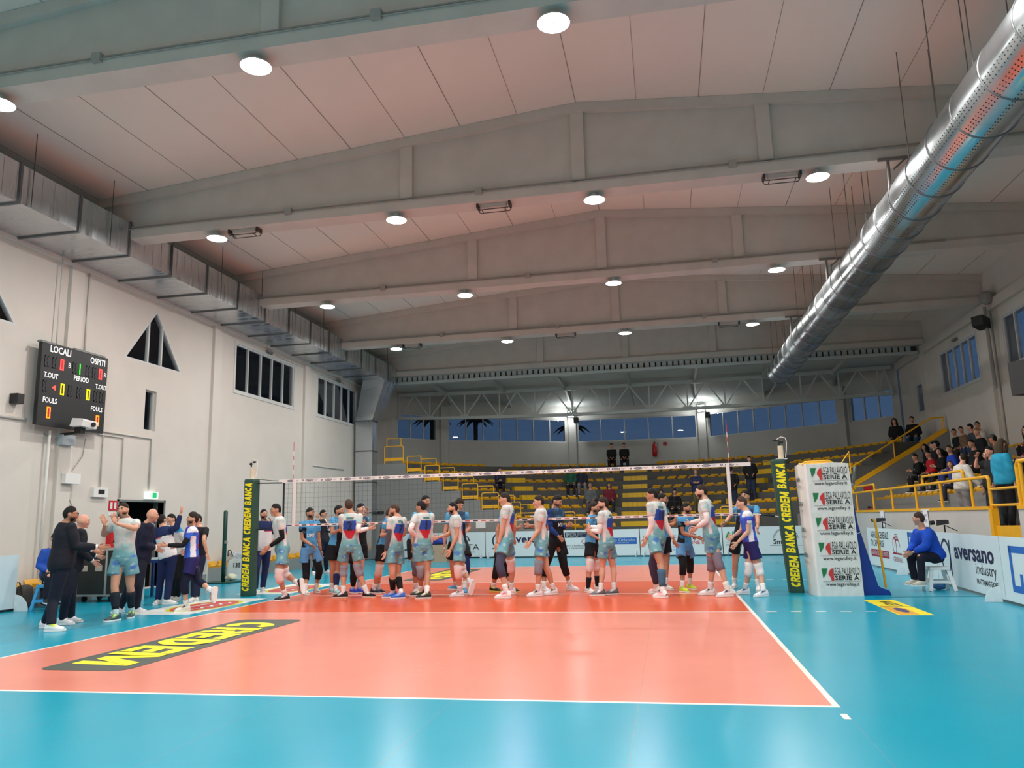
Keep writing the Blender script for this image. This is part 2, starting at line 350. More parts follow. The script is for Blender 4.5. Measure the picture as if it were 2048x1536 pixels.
# roof beams: tapered I-section with stiffeners
wherebeam=['rear beam behind the camera over the far left lamps','second beam from the rear behind the camera','nearest grey concrete roof beam, cut by the top of the photo','long grey roof beam over the net line with caged lights','third grey roof beam back from the camera','fourth grey roof beam, the last with hanging lamps','last grey roof beam at the mouth of the curved stand']
for y,lb in zip(BY,wherebeam):
    r=thing('roof_beam',lb,'beam',(XM,y,ZB))
    tf=.13 
    b=MB(); b.box((XL+.01,y-.22,ZB),(XR-.01,y+.22,ZB+.20)); b.prism([(XL+.01,y-.22,ZB+.2),(XL+.01,y-.10,ZB+.30),(XL+.01,y+.10,ZB+.30),(XL+.01,y+.22,ZB+.2)],(XR-XL-.02,0,0)); b.build('bottom_flange',conc_m,r)
    w=MB(); w.prism([(XL+.01,y-.09,ZB+.3),(XR-.01,y-.09,ZB+.3),(XR-.01,y-.09,ZE-.2),(XM,y-.09,ZA-.2),(XL+.01,y-.09,ZE-.2)],(0,.18,0)); w.build('web',conc_m,r)
    t=MB()
    t.prism([(XL+.01,y-.20,ZE-.2),(XM,y-.20,ZA-.2),(XR-.01,y-.20,ZE-.2),(XR-.01,y-.20,ZE-.005),(XM,y-.20,ZA-.005),(XL+.01,y-.20,ZE-.005)],(0,.40,0)); t.build('top_flange',conc_m,r)
    for xs in(-1.61,1.97,5.53):
        s_=MB().box((xs-.13,y-.17,ZB+.26),(xs+.13,y+.17,zr(xs)-.2)); s_.build('stiffener',conc_m,r)
    # cable conduit along the lower flange
    if y<12:
        c=MB(); c.tube([(XL+.2,y-.20,ZB+.255),(XR-3,y-.20,ZB+.255)],.014,6); c.tube([(XL+.2,y-.235,ZB+.20),(XR-3,y-.235,ZB+.20)],.012,6)
        for xs in(-4.2,-.05,4.9): c.box((xs-.07,y-.28,ZB+.15),(xs+.07,y-.16,ZB+.29))
        c.build('conduit',pm('pale_conduit',(158,156,150),.6),r)
# lamps
led=pm('led_face',(255,255,255),.5,var=0,emit=(255,252,244),es=30.)
lampb=pm('lamp_body',(196,196,194),.5,var=0)
lw=[('far left','left of centre','right of centre','far right')]
beamname={-17.9:'rearmost beam',-12.2:'second rear beam',-6.62:'nearest beam',-.95:'beam over the net',4.7:'third beam',10.55:'fourth beam'}
lampproto=None
for y in BY[:-1]:
    for i,x in enumerate((-5.96,-1.86,2.25,6.44)):
        lab='round white high-bay lamp under the %s, %s'%(beamname[y],lw[0][i])
        loc=(x,y-.05,7.64)
        if lampproto is None:
            r=thing('high_bay_lamp',lab,'lamp',loc,'round ceiling lamps'); r.location=(0,0,0)
            MB().tube([(0,0,.14),(0,0,.07),(0,0,.065),(0,0,.022),(0,0,.018),(0,0,0)],[.05,.06,.10,.12,.205,.208],28).build('housing',lampb,r,smooth=False)
            d=MB(); n=32; vs=[];fs=[]
            for k in range(n):
                a=2*PI*k/n
                for rr,z in((.035,-.006),(.204,-.004)): vs.append((rr*math.cos(a),rr*math.sin(a),z))
            for k in range(n): j=(k+1)%n; fs.append((2*k,2*j,2*j+1,2*k+1))
            d.add(vs,fs).build('led_ring',led,r)
            MB().tube([(0,0,.14),(0,0,.16)],.012,6).build('hook',lampb,r)
            lampproto=r; r.location=loc
        else: copy_tree(lampproto,loc,0,lab,'round ceiling lamps')
        ld=bpy.data.lights.new('lamp_light','AREA'); ld.shape='DISK'; ld.size=.34; ld.energy=LAMP_W; ld.color=(1.0,.975,.93)
        lo=bpy.data.objects.new('lamp_light',ld); COL.objects.link(lo); lo.location=(x,y-.05,7.625)
# caged emergency lights
cage_m=pm('dark_wire',(60,52,48),.5,var=0); tubem=pm('tube_cover',(190,180,172),.4,var=0)
n_=0
for (x,y,w_) in((-5.3,-1.0,'left end of the beam over the net'),(.22,-1.0,'middle of the beam over the net'),(5.8,-1.0,'right part of the beam over the net'),(-5.36,10.5,'left end of the fourth beam'),(.21,10.5,'middle of the fourth beam'),(5.69,10.5,'right part of the fourth beam')):
    r=thing('emergency_light','caged tube light under the '+w_,'light',(x,y,7.72),'caged tube lights')
    MB().box((x-.26,y-.05,7.70),(x+.26,y+.05,7.775)).build('diffuser',tubem,r)
    c=MB(); z=7.64
    for dy in(-.09,.09):
        c.tube([(x-.33,y+dy,7.77),(x-.33,y+dy,7.67),(x-.30,y+dy,z),(x+.30,y+dy,z),(x+.33,y+dy,7.67),(x+.33,y+dy,7.77)],.009,6)
    for dx in(-.24,.24): c.tube([(x+dx,y-.09,z),(x+dx,y+.09,z)],.009,6)
    for dx in(-.33,.33): c.box((x+dx-.02,y-.1,7.69),(x+dx+.02,y+.1,7.78))
    c.build('cage',cage_m,r)
r=thing('backdrop','added dark building seen through the left windows','backdrop',(-26,12,0)); MB().box((-30,-25,0),(-22,46,15)).build('wall',pm('dark_backdrop',(30,32,36),.9,var=.1),r)  # added dark box beyond the wall, hides the sky so the left windows look black
# ================================================================ apse: back wall in five straight bays
V=[(XL,19.8),(-7.62,22.05),(-1.5,25.85),(5.42,26.25),(11.6,22.35),(XR,20.2)]
npan=[3,7,5,8,3]
wa=MB()
for i in range(5):
    a,b=Vector(V[i]+(0,)),Vector(V[i+1]+(0,)); d=b-a; L=d.length; d.normalize(); nrm=Vector((-d.y,d.x,0))   # outwards
    m0,m1=.32,.32
    t3=lambda u,v,w,a=a,d=d,nrm=nrm: tuple(a+d*u+nrm*(.15-w)+Vector((0,0,v)))
    zt=7.95
    cutplate(rect(0,L,0,zt),[rect(m0,L-m1,5.48,6.72)],t3,.3,mb=wa)
    cuts=[m0+(L-m0-m1)*k/npan[i] for k in range(1,npan[i])]
    window(rect(m0,L-m1,5.48,6.72),lambda u,v,w,a=a,d=d,nrm=nrm: tuple(a+d*u+nrm*(.08-w)+Vector((0,0,v))),cuts)
apse_wall_m=pm('apse_plaster',(192,193,188),.85,var=.04,scale=1.)
struct('wall_apse',wa,apse_wall_m)
for i in range(1,5):
    x,y=V[i]; c=Vector((x-XM,y-13,0)).normalized()
    struct('trim_%d'%(50+i),MB().obox((x-c.x*.12,y-c.y*.12,3.6),(-c.y*.2,c.x*.2,0),(c.x*.13,c.y*.13,0),(0,0,3.6)),apse_wall_m)
# apse ceiling: sloping panels from the last beam down to the bays
ac=pm('apse_roof_panel',(206,214,211),.8,var=.05,scale=.8)
zc=lambda y:7.98-(y-16.6)*.065
poly=[(XL-.2,16.6)]+[(x,y+.2) for x,y in V]+[(XR+.2,16.6)]
poly[1]=(XL-.2,19.9); poly[-2]=(XR+.2,20.3)
struct('ceiling_apse',MB().add([(x,y,zc(y)) for x,y in poly]+[(x,y,zc(y)+.1) for x,y in poly],[tuple(range(len(poly))),tuple(range(2*len(poly)-1,len(poly)-1,-1))]),ac)
struct('ceiling_fascia',MB().box((XL,16.72,7.80),(XR,16.8,9.9)),ac)
st=pm('grey_steel',(184,192,190),.5,var=.03)
# corrugated strip below the last beam
cr=MB(); x=XL+.5
while x<XR-.4:
    cr.box((x,16.58,7.56),(x+.17,16.66,7.775)); x+=.235
cr.box((XL+.3,16.50,7.44),(XR-.2,16.75,7.56))
struct('trim_60',cr,st)
struct('trim_59',MB().box((XL+.3,16.67,7.56),(XR-.2,16.74,7.80)),pm('dark_gap',(70,74,73),.8,var=0))
for i,x in enumerate((-6.8,-3.95,-1.05,1.95,4.85,7.85,10.8)):
    struct('trim_%d'%(61+i),MB().bar((x,16.7,7.62),(x,19.95,7.50),.10,.20).bar((x,20.05,7.50),(x+(x-XM)*.10,min(25.6,24.2+.5*(3-abs(i-3))),7.34),.10,.20),st)
# bowed truss
tr=thing('roof_truss','pale steel truss spanning the curved stand below its roof','truss',(XM,20,7.5))
zt_=lambda x:7.42+.16*((x-XM)/11.4)**2; zb_=lambda x:6.20+.25*((x-XM)/11.4)**2
xs=[XL+.3+i*(XR-XL-.6)/28 for i in range(29)]
c=MB()
for a,b in zip(xs[:-1],xs[1:]): c.bar((a,20,zt_(a)),(b,20,zt_(b)),.16,.16)
c.build('top_chord',st,tr); c=MB()
for a,b in zip(xs[:-1],xs[1:]): c.bar((a,20,zb_(a)),(b,20,zb_(b)),.14,.14)
c.build('bottom_chord',st,tr)
wx=[XL+.3,-7.63,-5.9,-4.2,-2.5,-.75,1.0,2.8,4.5,6.15,7.8,9.4,11.0,12.6,XR-.3]
for k,x in enumerate(wx[:-1]):
    m_=(x+wx[k+1])/2
    MB().bar((x,20,zb_(x)),(m_,20,zt_(m_)),.06,.06).bar((m_,20,zt_(m_)),(wx[k+1],20,zb_(wx[k+1])),.06,.06).build('diagonal',st,tr)
    MB().bar((x,20,zb_(x)),(x,20,zt_(x)),.06,.06).box((x-.22,19.9,zb_(x)+.04),(x+.22,20.1,zb_(x)+.10)).build('post',st,tr)
# two spot lamps on the apse columns
for x,y,lb in((-1.45,25.2,'left of two bright spotlights on the curved back wall'),(5.35,25.6,'right of two bright spotlights on the curved back wall')):
    r=thing('spotlight',lb,'lamp',(x,y,6.95),'spotlights on the back wall')
    MB().ell((x,y,6.98),.11,.11,.10,14,8).build('lens',pm('spot_lens',(255,255,255),.4,var=0,emit=(255,255,250),es=25),r)
    MB().box((x-.16,y+.1,6.80),(x+.16,y+.45,6.88)).build('bracket',st,r)
    l=bpy.data.lights.new('spot_light','POINT'); l.energy=48; l.shadow_soft_size=.11; o=bpy.data.objects.new('spot_light',l); COL.objects.link(o); o.location=(x,y-.15,6.85)
    s_=thing('loudspeaker','small black speaker under the %s spotlight'%('left' if x<0 else 'right'),'speaker',(x+.3,y-.1,6.55)); MB().box((x+.18,y-.2,6.45),(x+.42,y+.25,6.72)).build('cabinet',pm('black_plastic',(24,26,28),.5,var=.1),s_)
# ================================================================ curved stand
CC=Vector((1.97,11.9,0)); R0,DR,Z0,DZ=4.99,.72,1.08,.405
YC=15.6
def ang_at(r,yc): return math.asin(min(1,(yc-CC.y)/r))
def arc(r,a0,a1,n): return [(CC.x+r*math.cos(a0+(a1-a0)*i/n),CC.y+r*math.sin(a0+(a1-a0)*i/n)) for i in range(n+1)]
YCR=14.9
def tread(k):
    r0=R0+DR*k; r1=r0+DR if k<7 else 16.5; z=Z0+DZ*k
    mb=MB(); n=48
    def ends(r): return ang_at(r,YCR),PI-ang_at(r,YC)
    a0,a1=ends(r0); b0,b1=ends(r1)
    if k<7: outer=arc(r1,b0,b1,n); inner=arc(r0,a0,a1,n)
    else:
        inner=arc(r0,a0,a1,n); q=[]
        for i in range(n+1):
            t=a0+(a1-a0)*i/n; d=Vector((math.cos(t),math.sin(t)))
            # clip against the side walls and the bays
            tt=99.
            pts=[(XR,YCR)]+[(XR,20.2)]+V[::-1][1:]+[(XL,YC)]
            if True:
                for (p,q2) in zip(pts[:-1],pts[1:]):
                    ex,ey=q2[0]-p[0],q2[1]-p[1]; den=d.x*ey-d.y*ex
                    if abs(den)<1e-9: continue
                    s_=((p[0]-CC.x)*ey-(p[1]-CC.y)*ex)/den; u=((p[0]-CC.x)*d.y-(p[1]-CC.y)*d.x)/den
                    if s_>0 and -.01<=u<=1.01: tt=min(tt,s_)
            if tt>50: tt=r0+2
            q.append((CC.x+d.x*(tt-.02),CC.y+d.y*(tt-.02)))
        outer=q
    vs=[];fs=[]
    for p,q in zip(inner,outer): vs+=[(p[0],p[1],0),(p[0],p[1],z),(q[0],q[1],z),(q[0],q[1],0)]
    for i in range(n):
        o=4*i; p=o+4
        fs+=[(o,p,p+1,o+1),(o+1,p+1,p+2,o+2),(o+2,p+2,p+3,o+3)]
    fs+=[(0,1,2,3),(4*n+3,4*n+2,4*n+1,4*n)]
    mb.add(vs,fs); return mb
for k in range(8): struct('floor_step_%d'%(k+1),tread(k),dgrey_m)
# end walls, painted paler
ew=MB()
def xe_(r,yc,sg): return CC.x+sg*math.sqrt(r*r-(yc-CC.y)**2)
poly=[(XL,YC-.03,0),(xe_(R0,YC,-1),YC-.03,0)]
for k in range(8):
    z=Z0+DZ*k; x0=xe_(R0+DR*k,YC,-1); x1=xe_(R0+DR*(k+1),YC,-1) if k<7 else XL
    poly+=[(x0,YC-.03,z),(x1,YC-.03,z)]
ew.prism(poly,(0,.028,0)); struct('wall_stand_left',ew,grey_m)
# right end wall rises along a sloped yellow stringer
zs=lambda x:2.35+(x-10.05)*(4.25-2.35)/(13.45-10.05)
ew=MB().prism([(8.0,YCR-.12,0),(XR,YCR-.12,0),(XR,YCR-.12,zs(XR)),(9.3,YCR-.12,zs(9.3)),(8.0,YCR-.12,1.4)],(0,.12,0)); struct('wall_stand_right',ew,grey_m)
r=thing('stair_handrail','long sloping yellow handrail up the right end of the curved stand','handrail',(9.3,YCR-.06,zs(9.3)))
MB().bar((9.3,YCR-.06,zs(9.3)+.06),(XR-.1,YCR-.06,zs(XR)+.04),.14,.16).build('stringer',yel_m,r)
MB().tube([(9.35,YCR-.06,zs(9.3)+.72),(12.9,YCR-.06,zs(12.9)+.78),(13.35,YCR-.06,zs(12.9)+.80)],.03).build('top_rail',yel_m,r)
for x in(9.35,11.55,13.3): MB().tube([(x,YCR-.06,zs(x)+.1),(x,YCR-.06,zs(min(x,12.9))+.76)],.028).build('post',yel_m,r)
# stepped guards on the left end
for k in range(1,8):
    z=Z0+DZ*k+(.06 if k<7 else .12); x0=xe_(R0+DR*(k),YC,-1); x1=xe_(R0+DR*(k+1),YC,-1)
    if k==7: x1=x0-1.0
    x0,x1=x1+.05,x0-.12; h=.62
    r=thing('step_guard','yellow tubular guard on the %s step up the left end of the stand'%ORD[k-1],'handrail',(x0,YC+.02,z),'yellow step guards')
    y=YC+.03
    MB().tube([(x0,y,z-.1),(x0,y,z+h-.04),(x0+.04,y,z+h),(x1-.04,y,z+h),(x1,y,z+h-.04),(x1,y,z-.1)],.022).build('frame',yel_m,r)
    MB().box((x0,y-.015,z),(x1,y+.015,z+.13)).build('kick_plate',yel_m,r)
    if k<7:
        MB().tube([(x1,y,z+h*.8),(x1+.62,y,z+h*.8),(x1+.66,y,z+h*.8-.04),(x1+.66,y,z+h*.35)],.018).build('link_rail',yel_m,r)
    else:
        MB().tube([(x0+.1,y,z+h),(x0+.1,y,z+h+.33),(x1-.1,y,z+h+.33),(x1-.1,y,z+h)],.02).build('link_rail',yel_m,r)
# seats
def seat_mesh():
    b=MB(); w=.168
    prof=[(-.16,.0),(-.18,.05),(-.14,.075),(.02,.06),(.14,.075),(.185,.15),(.20,.15),(.19,.04),(.16,0)]
    b.prism([(-w,y,z) for y,z in prof],(2*w,0,0)); return b
sp_=seat_mesh().build('stand_seat',seat_m,loc=(0,0,0))
first=[True]; aisles=[(PI/2,.76),(PI/2+.65,.66),(PI/2-.68,.66)]
cnt=0
def put_seat(loc,rz,label,group,scale=1.):
    global cnt
    cnt+=1
    if first[0]: o=sp_; first[0]=False
    else: o=sp_.copy(); COL.objects.link(o)
    o.location=loc; o.rotation_euler=(0,0,rz); tag(o,label,'seat',group)
rown=['lowest','second','third','fourth','fifth','sixth','seventh','top']
for k in range(8):
    r=R0+DR*k+.24; z=Z0+DZ*k; a0,a1=ang_at(r,YCR)+.03,PI-ang_at(r,YC)-.05
    n=int((a1-a0)*r/.46); i_=0
    for i in range(n+1):
        t=a1-(a1-a0)*i/n
        if any(abs(t-c)*r<w for c,w in aisles): continue
        if k==0 and t>2.2: continue
        put_seat((CC.x+r*math.cos(t),CC.y+r*math.sin(t),z),t-PI/2,'yellow seat in the %s row of the curved stand, %s from the left'%(rown[k],ordn(i_)),'yellow seats, %s row of the curved stand'%rown[k]); i_+=1
an=['middle','left','right']
ystair=pm('yellow_step_paint',(214,172,12),.5,var=.08,scale=3)
for j,(c,w) in enumerate(aisles):
    for k in range(0,7):
        r=R0+DR*k+.16; z=Z0+DZ*k; d=Vector((math.cos(c),math.sin(c),0)); s_=Vector((-d.y,d.x,0))
        p=CC+d*r; 
        if j and k>5: pass
        wd=.45 if j else .54
        MB().obox((p.x,p.y,z+.1),d*.15,s_*wd,(0,0,.1)).build('stair_block',ystair,loc=(p.x,p.y,z),label='yellow half-step of the %s aisle, %s from the bottom'%(an[j],ordn(k)),cat='step',group='yellow half-steps, %s aisle'%an[j])
# front parapet panel of the curved stand with entry guards
for i,(x0,x1,y) in enumerate(((-2.55,-1.7,16.0),(-1.55,-.35,15.9),(5.3,6.6,15.6))):
    r=thing('entry_guard','yellow tubular guard beside the foot of the %s aisle%s'%(('left','left','right')[i],('',' , its wider half','')[i].replace(' ,',',')),'handrail',(x0,y,.0))
    z=1.08+(0 if i<2 else .05); y_=CC.y+math.sqrt(max(0,(R0+.05)**2-((x0+x1)/2-CC.x)**2)) if i<2 else CC.y+math.sqrt(max(.1,(R0+.05)**2-(5.9-CC.x)**2))
    MB().tube([(x0,y_,z-.2),(x0,y_,z+.58),(x0+.05,y_,z+.63),(x1-.05,y_,z+.63),(x1,y_,z+.58),(x1,y_,z-.2)],.024).build('frame',yel_m,r)
# ================================================================ right stand
XP=9.3; ZW=1.0; ZP=1.44
YG0,YG1=-.42,.82
for a,b,nm in((YG1,YCR-.12,'wall_parapet_far'),(-20.4,YG0,'wall_parapet_near')):
    struct(nm,MB().box((XP,a,0),(XP+.12,b,ZP)),par_m)
struct('floor_walkway',MB().box((XP+.12,-20.4,0),(10.55,YCR-.12,ZW)).box((XP+.001,YG0+.001,0),(XP+.12,YG1-.001,.62)),grey_m)
rz=[]
for k in range(4):
    x0=10.55+.75*k; z=1.84+.42*k
    struct('floor_stand_%d'%(k+1),MB().box((x0,-20.4,0),(XR,YCR-.12,z)),grey_m)
    for i in range(22):
        y=14.3-.52*i
        if .0<y+.3<1.4 and k<4: continue
        if y<-2.6: break
        put_seat((x0+.26,y,z),-PI/2,'yellow seat in the %s row of the right-hand stand, %s from its far end'%(rown[k],ordn(i)),'yellow seats, %s row of the right-hand stand'%rown[k])
for k,y in enumerate((3.15,)):
    MB().box((10.15,y,ZW),(10.55,y+1.1,ZW+.42)).build('stair_block',yel_m,loc=(10.4,y+.5,ZW),label='bright yellow step block on the walkway of the right-hand stand',cat='step')
r=thing('parapet_railing','long yellow railing on the parapet of the right-hand stand','railing',(XP+.06,YG1,ZP))
zt=ZP+.60
MB().box((XP-.02,YG1,ZP-.02),(XP+.14,YCR-.2,ZP+.045)).build('base_rail',yel_m,r)
MB().tube([(XP+.06,YG1+.02,.85),(XP+.06,YG1+.02,zt-.05),(XP+.06,YG1+.07,zt),(XP+.06,YCR-.3,zt)],.034,10).build('top_rail',yel_m,r)
for y in(1.75,3.55,5.35,7.45,9.45,11.5,13.4): MB().tube([(XP+.06,y,ZP),(XP+.06,y,zt)],.03,10).build('post',yel_m,r)
for y0,y1 in((2.1,4.75),(9.2,11.9)):
    MB().tube([(XP+.06,y0,zt),(XP+.06,y0,zt+.14),(XP+.06,y0+.06,zt+.19),(XP+.06,y1-.06,zt+.19),(XP+.06,y1,zt+.14),(XP+.06,y1,zt)],.03,10).build('raised_rail',yel_m,r)
r=thing('parapet_railing','yellow railing stub on the parapet at the right edge of the photo','railing',(XP+.06,YG0,ZP))
MB().box((XP-.02,-6,ZP-.02),(XP+.14,YG0,ZP+.045)).build('base_rail',yel_m,r)
MB().tube([(XP+.06,YG0-.02,1.1),(XP+.06,YG0-.02,zt+.12),(XP+.06,YG0-.09,zt+.2),(XP+.06,-3,zt+.2)],.04,10).build('top_rail',yel_m,r)
MB().tube([(XP+.06,YG0-.16,ZP),(XP+.06,YG0-.16,zt+.2)],.035,10).build('post',yel_m,r)
r=thing('stair_gate','low yellow gate and steps in the gap of the right parapet','gate',(XP,.2,.62))
MB().tube([(XP+.06,YG0,1.50),(XP+.06,YG1,1.50)],.025).tube([(XP+.06,YG0,1.80),(XP+.06,YG1,1.80)],.025).build('cross_bar',yel_m,r)
MB().box((XP+.02,YG0+.02,.92),(XP+.5,YG1-.14,1.12)).build('tread',yel_m,r)
MB().box((XP-.02,YG1-.14,.86),(XP+.1,YG1,1.44)).build('side_plate',yel_m,r)
MB().tube([(XP+.5,YG0+.3,1.12),(XP+.5,YG0+.25,1.6)],.035).build('post',yel_m,r)
# ================================================================ ducts
def galv_mat(name,rgb,rough,band,axis='Y'):
    m=bpy.data.materials.new(name); m.use_nodes=True; n=m.node_tree; b=n.nodes['Principled BSDF']; L=n.links
    b.inputs['Metallic'].default_value=.92; b.inputs['Base Color'].default_value=s2l(rgb)+(1,)
    g=n.nodes.new('ShaderNodeNewGeometry'); mp=n.nodes.new('ShaderNodeMapping'); L.new(g.outputs['Position'],mp.inputs[0]); mp.inputs['Scale'].default_value=band
    z=n.nodes.new('ShaderNodeTexNoise'); z.inputs['Scale'].default_value=1; z.inputs['Detail'].default_value=3; L.new(mp.outputs[0],z.inputs['Vector'])
    r=n.nodes.new('ShaderNodeMapRange'); L.new(z.outputs['Fac'],r.inputs[0]); r.inputs[1].default_value=.3; r.inputs[2].default_value=.7; r.inputs[3].default_value=rough-.1; r.inputs[4].default_value=rough+.12; L.new(r.outputs[0],b.inputs['Roughness'])
    u=n.nodes.new('ShaderNodeBump'); u.inputs['Strength'].default_value=.06; u.inputs['Distance'].default_value=.02; L.new(z.outputs['Fac'],u.inputs['Height']); L.new(u.outputs[0],b.inputs['Normal'])
    return m
gduct=galv_mat('galvanised_sheet',(200,204,208),.27,(.35,6.5,.35))
gpipe=galv_mat('galvanised_spiral',(186,194,198),.25,(.6,.9,.6))
flange_m=pm('duct_flange',(120,122,124),.45,metal=.8,var=.05)
DX0,DX1,DZ0_,DZ1_=XL+.10,-8.0,7.42-.03,8.14
r=thing('rectangular_duct','square galvanised air duct along the left wall, dropping to the floor at its end','duct',(DX0,0,DZ0_))
b=MB(); b.box((DX0,-20.4,DZ0_+.0),(DX1,16.3,DZ1_)); b.build('trunk',gduct,r)
y=-4.14-1.49*10
while y<16.2:
    fl=MB()
    fl.prism([(DX0,y-.025,DZ0_-.03),(DX1+.03,y-.025,DZ0_-.03),(DX1+.03,y-.025,DZ1_+.03),(DX1,y-.025,DZ1_+.03),(DX1,y-.025,DZ0_),(DX0,y-.025,DZ0_)],(0,.05,0)); fl.build('flange',flange_m,r)
    y+=1.49
# cross-broken sheets: shallow ribs on the underside and the side
rb=MB(); y=-6.
while y<16.2: rb.box((DX1,y-.006,DZ0_+.05),(DX1+.006,y+.006,DZ1_-.04)); y+=.298
rb.build('rib',gduct,r)
for i in range(-3,10):
    y=-3.9+2.1*i
    for x in(DX0+.08,DX1+.05): MB().tube([(x,y,DZ0_),(x,y,zr(x))],.008,6).build('hanger',pm('dark_rod',(70,66,62),.5,var=0),r)
# drop: tapering neck and vertical shaft
b=MB(); A=[(-8.95,14.75,7.39),(-7.98,14.75,7.39),(-7.98,16.0,7.39),(-8.95,16.0,7.39)]; B=[(-9.36,15.0,5.72),(-8.62,15.0,5.72),(-8.62,15.95,5.72),(-9.36,15.95,5.72)]
b.add(A+B,[(0,1,2,3),(7,6,5,4),(0,4,5,1),(1,5,6,2),(2,6,7,3),(3,7,4,0)]); b.build('neck',gduct,r)
b=MB().box((-9.36,15.0,.02),(-8.62,15.56,5.72)); b.build('shaft',gduct,r)
for z in(5.72,4.45,3.15,1.9): MB().box((-9.39,14.97,z-.03),(-8.59,15.57,z+.02)).build('flange',flange_m,r)
PX,PZ,PR=7.87,6.82,.45
r=thing('round_duct','large round perforated spiral duct hanging over the right side of the court','duct',(PX,0,PZ))
MB().tube([(PX,-20.3,PZ),(PX,15.3,PZ)],PR,56).tube([(PX,15.3,PZ),(PX,15.45,PZ)],[PR,PR*.9],56).build('shell',gpipe,r,smooth=True)
y=15.3
while y>-16:
    rg=MB(); n=56;vs=[];fs=[]
    for k in range(n):
        a=2*PI*k/n
        for rr,dy in((PR-.003,-.012),(PR+.014,-.008),(PR+.014,.008),(PR-.003,.012)): vs.append((PX+rr*math.cos(a),y+dy,PZ+rr*math.sin(a)))
    for k in range(n):
        j=(k+1)%n
        for q in range(3): fs.append((4*k+q,4*k+q+1,4*j+q+1,4*j+q))
    rg.add(vs,fs); y-=1.0; rg.build('joint_ring',flange_m,r,smooth=True)
ho=MB()
for a in (200,205,212,226,231,236,258,262,300,304): 
    t=math.radians(a); y=-11.
    cx,cz=PX+(PR+.0015)*math.cos(t),PZ+(PR+.0015)*math.sin(t); ez=Vector((-math.sin(t),0,math.cos(t)))*.010
    while y<9:
        p=Vector((cx,y,cz)); ey=Vector((0,.012,0)); ho.add([p+ez,p+ey*.8+ez*.6,p+ey,p+ey*.8-ez*.6,p-ez,p-ey*.8-ez*.6,p-ey,p-ey*.8+ez*.6],[tuple(range(8))]); y+=.085
ho.build('perforation',pm('dark_hole',(22,24,26),.9,var=0),r)
hm_=pm('grey_hanger',(110,108,104),.5,var=0)
for y in BY:
    if y>15 : continue
    hg=MB(); hg.box((7.45,y-.30,ZB-.05),(8.4,y-.24,ZB)); hg.tube([(7.62,y-.27,ZB-.02),(7.60,y-.27,7.08)],.03,8); hg.tube([(7.70,y-.27,7.55),(7.95,y-.27,ZB-.02)],.018,6); hg.tube([(8.25,y-.27,ZB),(8.25,y-.27,7.05)],.018,6); hg.build('bracket',hm_,r)
for y in [v+d for v in BY[:-1] for d in(1.5,2.9,4.3)]: [MB().tube([(PX+q,y,PZ+PR-.08),(PX+q,y,zr(PX))],.008,6).build('hanger',hm_,r) for q in(-.25,.25)]
# ================================================================ scoreboard
blk=pm('scoreboard_black',(26,27,30),.45,var=.1); whi=pm('white_lettering',(240,240,240),.6,var=0,emit=(255,255,255),es=.35)
red=pm('led_red',(120,10,20),.5,var=0,emit=(255,70,60),es=2.6); redf=pm('led_red_core',(90,5,20),.5,var=0,emit=(220,20,50),es=.7); yl=pm('led_yellow',(160,150,10),.5,var=0,emit=(255,235,0),es=2.2); yf=pm('led_dark_core',(60,45,5),.5,var=0,emit=(90,60,0),es=.5); orr=pm('led_orange',(160,80,10),.5,var=0,emit=(255,130,20),es=2.4); grn=pm('led_green',(10,120,20),.5,var=0,emit=(30,255,20),es=2.4); off=pm('led_off',(52,53,57),.6,var=0)
SX=-9.22; y0,y1,z0,z1=-2.0,-.06,3.62,5.37
r=thing('scoreboard','black electronic scoreboard with LOCALI and OSPITI columns high on the left wall','scoreboard',(SX,y0,z0))
MB().box((SX-.09,y0,z0),(SX,y1,z1)).build('housing',blk,r)
MB().box((XL+.1,y0+.3,z0+.1),(SX-.09,y0+.4,z1-.1)).box((XL+.001,y1-.3,z0+.1),(SX-.09,y1-.15,z1-.1)).box((SX-.1,y0-.04,z1-.03),(SX+.01,y0+.35,z1+.01)).box((SX-.1,y0+.9,z1-.01),(SX+.01,y1-.1,z1+.03)).build('bracket',pm('grey_bracket',(120,122,122),.5),r)
S=lambda px,py:(SX+.004,y0+(px/830.)*(y1-y0),z1-py*(z1-z0))   # u across 0..830, v down 0..1
def T(mb,t,u,v,size,mi=0,bold=.02,sx=.85): mb.text(t,S(u,v),(0,1,0),(0,0,1),size,mi,bold=bold,sx=sx,ex=.002)
def T(_,t_,u,v,size,mi=0,bold=.02,sx=.85): MB().text(t_,S(u,v),(0,1,0),(0,0,1),size,0,bold=bold,sx=sx,ex=.002).build('lettering',whi,r)
t=MB()
T(t,'LOCALI',215,.075,.205); T(t,'OSPITI',690,.085,.195); T(t,'B',330,.225,.16,bold=.0); T(t,'B',795,.235,.15,bold=0.)
T(t,'T.OUT',120,.40,.155); T(t,'PERIOD',490,.36,.155); T(t,'T.OUT',755,.405,.14)
T(t,'FOULS',130,.70,.155); T(t,'FOULS',715,.70,.145)
def digit(mb,u,v,segs,mi,w=.105,h=.24,t_=.026,core=None):
    c=Vector(S(u,v)); 
    if core is not None: mb.box((c.x-.001,c.y-w/2+.02,c.z-h/2+.02),(c.x+.001,c.y+w/2-.02,c.z+h/2-.02),core)
    P={'a':((-w/2,h/2-t_),(w/2,h/2)),'d':((-w/2,-h/2),(w/2,-h/2+t_)),'f':((-w/2,0.004),(-w/2+t_,h/2)),'b':((w/2-t_,.004),(w/2,h/2)),'e':((-w/2,-h/2),(-w/2+t_,-.004)),'c':((w/2-t_,-h/2),(w/2,-.004)),'g':((-w/2,-t_/2),(w/2,t_/2))}
    for s_ in segs: (a,b_),(c_,d)=P[s_]; mb.box((c.x,c.y+a,c.z+b_),(c.x+.004,c.y+c_,c.z+d),mi)
O='abcdef'
